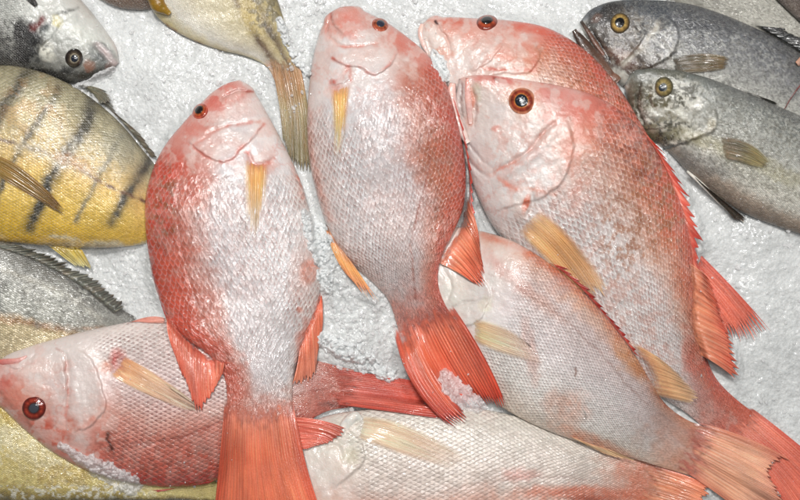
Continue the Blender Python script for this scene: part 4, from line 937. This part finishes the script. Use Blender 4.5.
# ------------------------------------------------------------------ A: upright snapper, left of centre
Af = Fish('red_snapper', 'upright red snapper with crimson back, its broad orange tail reaching the bottom edge', SN,
         [(240,80,240,80),(231,82,249,85),(217,89,257,96),(202,102,267,113),(185,121,280,137),(168,141,292,161),(154,166,303,187),(146,194,310,213),(145,226,315,240),(150,262,320,266),(158,294,320,292),(170,320,315,318),(188,340,305,342),(208,354,297,362),(223,374,293,382),(227,396,292,400),(226,418,294,418),(225,436,296,434)],
         M_RED, [(0,(206,78,68)),(.1,(210,90,78)),(.22,(208,116,104)),(.32,(212,156,150)),(.42,(216,208,210)),(.85,(218,217,218)),(1,(218,206,202))], tailcol=(220,128,112),
         rows=34, head=.23, base=.3, lift=1.8, ratio=.33,
         ops=[('b',222,96,22,12,-40,(220,110,104),.75),('b',240,92,14,10,0,(222,140,134),.6),('b',185,136,22,22,0,(222,140,132),.5),('b',214,146,26,13,-12,(228,206,204),.7),('b',262,115,16,22,-20,(228,210,208),.7),('b',235,112,24,8,-10,(226,182,176),.5),
              ('s',[(188,142),(199,152),(216,160),(230,160),(240,147),(252,137),(264,124)],1.8,(214,92,84),.75),('e',[(186,138),(199,152),(216,160),(230,161),(241,148),(253,138),(266,122)],12,2.6),
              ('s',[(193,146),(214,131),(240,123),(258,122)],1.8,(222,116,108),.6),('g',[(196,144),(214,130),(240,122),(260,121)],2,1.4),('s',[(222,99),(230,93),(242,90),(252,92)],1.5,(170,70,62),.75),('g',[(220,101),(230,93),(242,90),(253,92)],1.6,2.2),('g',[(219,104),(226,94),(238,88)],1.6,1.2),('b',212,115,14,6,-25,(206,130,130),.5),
              ('s',[(246,152),(252,160),(264,163),(273,158)],2.6,(206,96,88),.75),('g',[(246,150),(252,161),(264,164),(275,158)],3,1.8),('b',268,152,10,9,0,(226,206,204),.6),('b',268,166,7,6,0,(226,150,140),.5),
              ('s',[(292,164),(298,180),(304,198)],2.2,(228,132,118),.7),('s',[(225,177),(229,175)],1.2,(70,50,50),.8),('b',309,272,9,14,30,(224,120,98),.6),('b',300,310,5,5,0,(222,120,100),.6),
              ('sk',166,215,14,50,0,(120,96,70),.6,5),('sk',160,260,16,70,5,(170,60,52),.5,3),('b',165,290,26,60,20,(218,96,76),.5),('b',200,345,36,20,30,(218,92,70),.6),('b',305,345,8,30,0,(220,96,72),.55),('b',300,280,14,40,10,(224,170,160),.35),
              ('s',[(186,160),(178,200),(182,250),(200,310),(236,372),(258,410)],1.2,(176,96,84),.6),('g',[(186,160),(178,200),(182,250),(200,310),(236,372),(258,410)],1.4,.8),('sk',240,230,60,90,0,(206,164,160),.25,6),('b',262,420,18,8,0,(170,120,130),.4),('b',230,400,10,40,0,(216,110,92),.4),('m',256,190,10,40,0,.4)])
Af.eye(200,111,8.8,[(0,(60,30,16)),(.4,(70,34,20)),(.52,(110,54,24)),(.66,(176,84,46)),(.8,(150,50,34)),(.92,(190,90,70)),(1,(150,60,50))], pupil=(26,20,20), pr=.56, bulge=.36, k=1.0)
Af.fin('pectoral_fin', [(243,151),(257,158),(271,156)], [(243,236),(253,260),(264,228)], 15, [(0,(222,140,116)),(.1,(236,172,104)),(.35,(238,184,104)),(.6,(232,204,160)),(1,(224,210,204))], (236,208,126), mids=[(243,196),(255,206),(268,194)],
       rag=.45, memb=.1, seed=121, rise=.1, alpha=(.9,-.35), ridge=.1, fade=.2, soft=.42, lift=.35, raymix=.5, th=.2)
Af.fin('dorsal_fin', [(148,256),(154,282),(164,308),(170,320)], [(155,288),(163,310),(168,326),(174,340)], 9, [(0,(206,80,70)),(.6,(200,54,46)),(1,(170,36,36))], (230,120,104), rag=.3, memb=.4, seed=122, lift=.4, zt=26)
Af.fin('dorsal_fin', [(167,312),(184,334),(204,350),(224,362)], [(174,352),(184,382),(200,414),(212,396),(222,376)], 17, [(0,(214,96,80)),(.4,(226,110,88)),(.85,(220,88,66)),(1,(180,44,36))], (246,170,146), mids=[(168,334),(184,360),(203,384),(216,376),(224,368)],
       rag=.12, memb=.12, seed=123, rise=1.5, ridge=.9, black=.15)
Af.fin('anal_fin', [(321,290),(312,312),(300,345)], [(318,345),(310,382),(292,386)], 13, [(0,(222,100,72)),(.5,(226,112,82)),(1,(226,130,110))], (244,180,150), mids=[(323,322),(313,348),(297,366)],
       rag=.1, memb=.1, seed=124, rise=1.5, lift=1)
Af.fin('tail_fin', [(226,414),(258,422),(294,414)], [(212,530),(235,522),(265,515),(295,522),(328,530)], 32, [(0,(222,136,120)),(.12,(222,120,98)),(.4,(222,104,76)),(1,(222,100,72))], (240,160,120), mids=[(219,465),(240,468),(262,468),(282,466),(306,464)],
       rag=.06, memb=.08, seed=125, rise=1.5, ridge=.7, lift=1.1)

# ------------------------------------------------------------------ loose ice
G_ICE = ice_mat('loose_ice_grains', base=(.97, .97, .97), rough=.12, ss=0, alpha=.42)
G_CLEAR = ice_mat('clear_ice_grains', base=(.86, .84, .83), rough=.14, ss=0, alpha=.38)
rs = np.random.RandomState(77)
def free_points(n, cond):
    x = rs.uniform(-40, 840, n); y = rs.uniform(-40, 540, n)
    ixx = np.clip((x + OX).astype(int), 0, HM.shape[1] - 1); iyy = np.clip((y + OY).astype(int), 0, HM.shape[0] - 1)
    m = (HM0[iyy, ixx] < ice_height(x, y) + 2.4) & cond(x, y)
    return x[m], y[m]
HM_ = HM
def density(x, y):
    d = .12 + .9 * np.exp(-(((x - 350) / 60) ** 2 + ((y - 300) / 80) ** 2)) + .5 * np.exp(-(((x - 150) / 50) ** 2 + ((y - 290) / 45) ** 2)) + .6 * np.exp(-(((x - 295) / 30) ** 2 + ((y - 40) / 70) ** 2))
    return rs.rand(len(x)) < d
HM0 = HM.copy()
build_ice(True)
x, y = free_points(42000, density)
xa = rs.uniform(0, 800, 520); ya = rs.uniform(0, 500, 520)       # a few crumbs on the fish too
kk = fbm(xa, ya, 60, 2, 19) > .56
x = np.concatenate([x, xa[kk]]); y = np.concatenate([y, ya[kk]])
o = granules('crushed_ice', x, y, np.concatenate([.5 + 2.3 * rs.rand(len(x) - kk.sum()) ** 2.4, .3 + .7 * rs.rand(kk.sum())]), G_ICE, zup=.3, seed=5)
o['kind'] = 'stuff'; o['label'] = 'loose grains of crushed ice on the bed'; o['category'] = 'ice'

def clump(name, label, path, width, h, seed, mat, cell=4.2, alpha=1):
    """a melted-together lump: faceted chunks over whatever lies below, thinning out to nothing at its ragged rim"""
    path = np.array(path, float); wd = np.array(width, float); r = wd.max() + 4
    xs = np.arange(path[:, 0].min() - r, path[:, 0].max() + r, .6); ys = np.arange(path[:, 1].min() - r, path[:, 1].max() + r, .6)
    X, Y = np.meshgrid(xs, ys, indexing='ij')
    d, sd, pr = polydist(X, Y, path)
    W = np.interp(pr, np.linspace(0, 1, len(wd)), wd)
    e = d / W + (fbm(X, Y, 9, 3, seed) - .5) * 1.1 + (fbm(X, Y, 3, 2, seed + 1) - .5) * .5
    a, f1 = worley(X, Y, cell, seed * 7); b, f2 = worley(X, Y, cell * .5, seed * 5 + 3)
    env = 1 - sstep(.35, 1.0, e)
    Z0 = gsmooth2(np.pad(hmget(X, Y), 0), 2)
    Z = Z0 + env ** .7 * h * (.35 + .75 * a) + env * (b - .4) * 1.3 - 1.6 * sstep(.75, 1.05, e)
    keep = e < 1.05
    P = world(X, Y, Z)
    idx = np.arange(X.size).reshape(X.shape)
    F = np.stack([idx[:-1, :-1], idx[:-1, 1:], idx[1:, 1:], idx[1:, :-1]], -1)
    m = keep[:-1, :-1] & keep[1:, :-1] & keep[1:, 1:] & keep[:-1, 1:]
    F = F[m]; used = np.unique(F); mp = np.full(X.size, -1); mp[used] = np.arange(len(used))
    V = P.reshape(-1, 3)[used]; F = mp[F]
    c = V.mean(0)
    o = mesh_obj(name, V - c, F, mat); o.location = c.tolist()
    o['label'] = label; o['category'] = 'ice clump'
    m = keep.ravel(); hmput(X.ravel()[m], Y.ravel()[m], Z.ravel()[m])
    return o
C_ICE = ice_mat('melting_ice', base=(.98, .98, .98), rough=.1, ss=0, alpha=.5)
W_ICE = ice_mat('banked_ice', base=(.72, .74, .74), rough=.25, ss=.3)
clump('ice_clump', 'wet clump of clear ice sitting on the red tail of the centre snapper', [(444,376),(455,388),(466,398),(478,407)], [8,13,12,7], 6, 1, C_ICE, 5)
clump('ice_clump', 'melting ice caught along the back of the sideways snapper at the bottom left', [(62,446),(88,463),(110,474),(128,484)], [4,7,10,13], 6, 2, C_ICE, 5)
clump('ice_clump', 'ice banked against the pale belly of the snapper with the crimson back', [(304,212),(317,238),(324,264),(328,290)], [4,13,11,6], 6, 3, W_ICE)
clump('ice_clump', 'loose ice fringe under the pale lips of the half covered red snapper', [(434,52),(441,66),(446,78)], [4,8,5], 4, 4, W_ICE)
clump('ice_clump', 'ice crumbs against the snout of the silver bream', [(74,86),(88,83),(100,77),(113,69)], [2,4,5,3], 3, 5, C_ICE)
clump('ice_clump', 'coarse ice heap between the centre snapper tail and the sideways snapper tail', [(325,340),(350,352),(372,364),(392,376)], [9,13,13,7], 7, 6, W_ICE, 5)
clump('ice_clump', 'ice pressed against the tail of the cream fish near the top', [(280,20),(288,44),(300,64),(308,74)], [4,6,5,3], 5, 7, W_ICE)

# ------------------------------------------------------------------ light: lamps of a fish counter, soft and overhead
w = bpy.data.worlds.new('World'); SC.world = w; w.use_nodes = True
bg = w.node_tree.nodes['Background']; bg.inputs[0].default_value = (1, .99, .96, 1); bg.inputs[1].default_value = .09
def lamp(name, loc, size, power, color=(1, .97, .93), target=(0, 0, 0), sy=None):
    l = bpy.data.lights.new(name, 'AREA'); l.size = size; l.energy = power; l.color = color
    if sy: l.shape = 'RECTANGLE'; l.size_y = sy
    o = bpy.data.objects.new(name, l); COL.objects.link(o); o.location = loc
    o.rotation_euler = (Vector(target) - Vector(loc)).to_track_quat('-Z', 'Y').to_euler()
    return o
lamp('counter_lamp', (-.25, .85, 1.7), .2, 24, (1, .98, .96))
lamp('counter_lamp', (.7, .45, 2.0), .22, 13.5, (1, .98, .96))
lamp('counter_lamp', (.0, .2, 2.3), .9, 12, (1, .99, .98), sy=.25)

cam = bpy.data.cameras.new('camera'); co = bpy.data.objects.new('camera', cam); COL.objects.link(co)
co.location = (0, 0, H); cam.sensor_width = 36; cam.lens = 36 * H / .8; cam.clip_start = .01; cam.clip_end = 20
SC.camera = co
SC.view_settings.view_transform = 'Standard'; SC.view_settings.look = 'None'; SC.view_settings.gamma = 1; SC.view_settings.exposure = 0
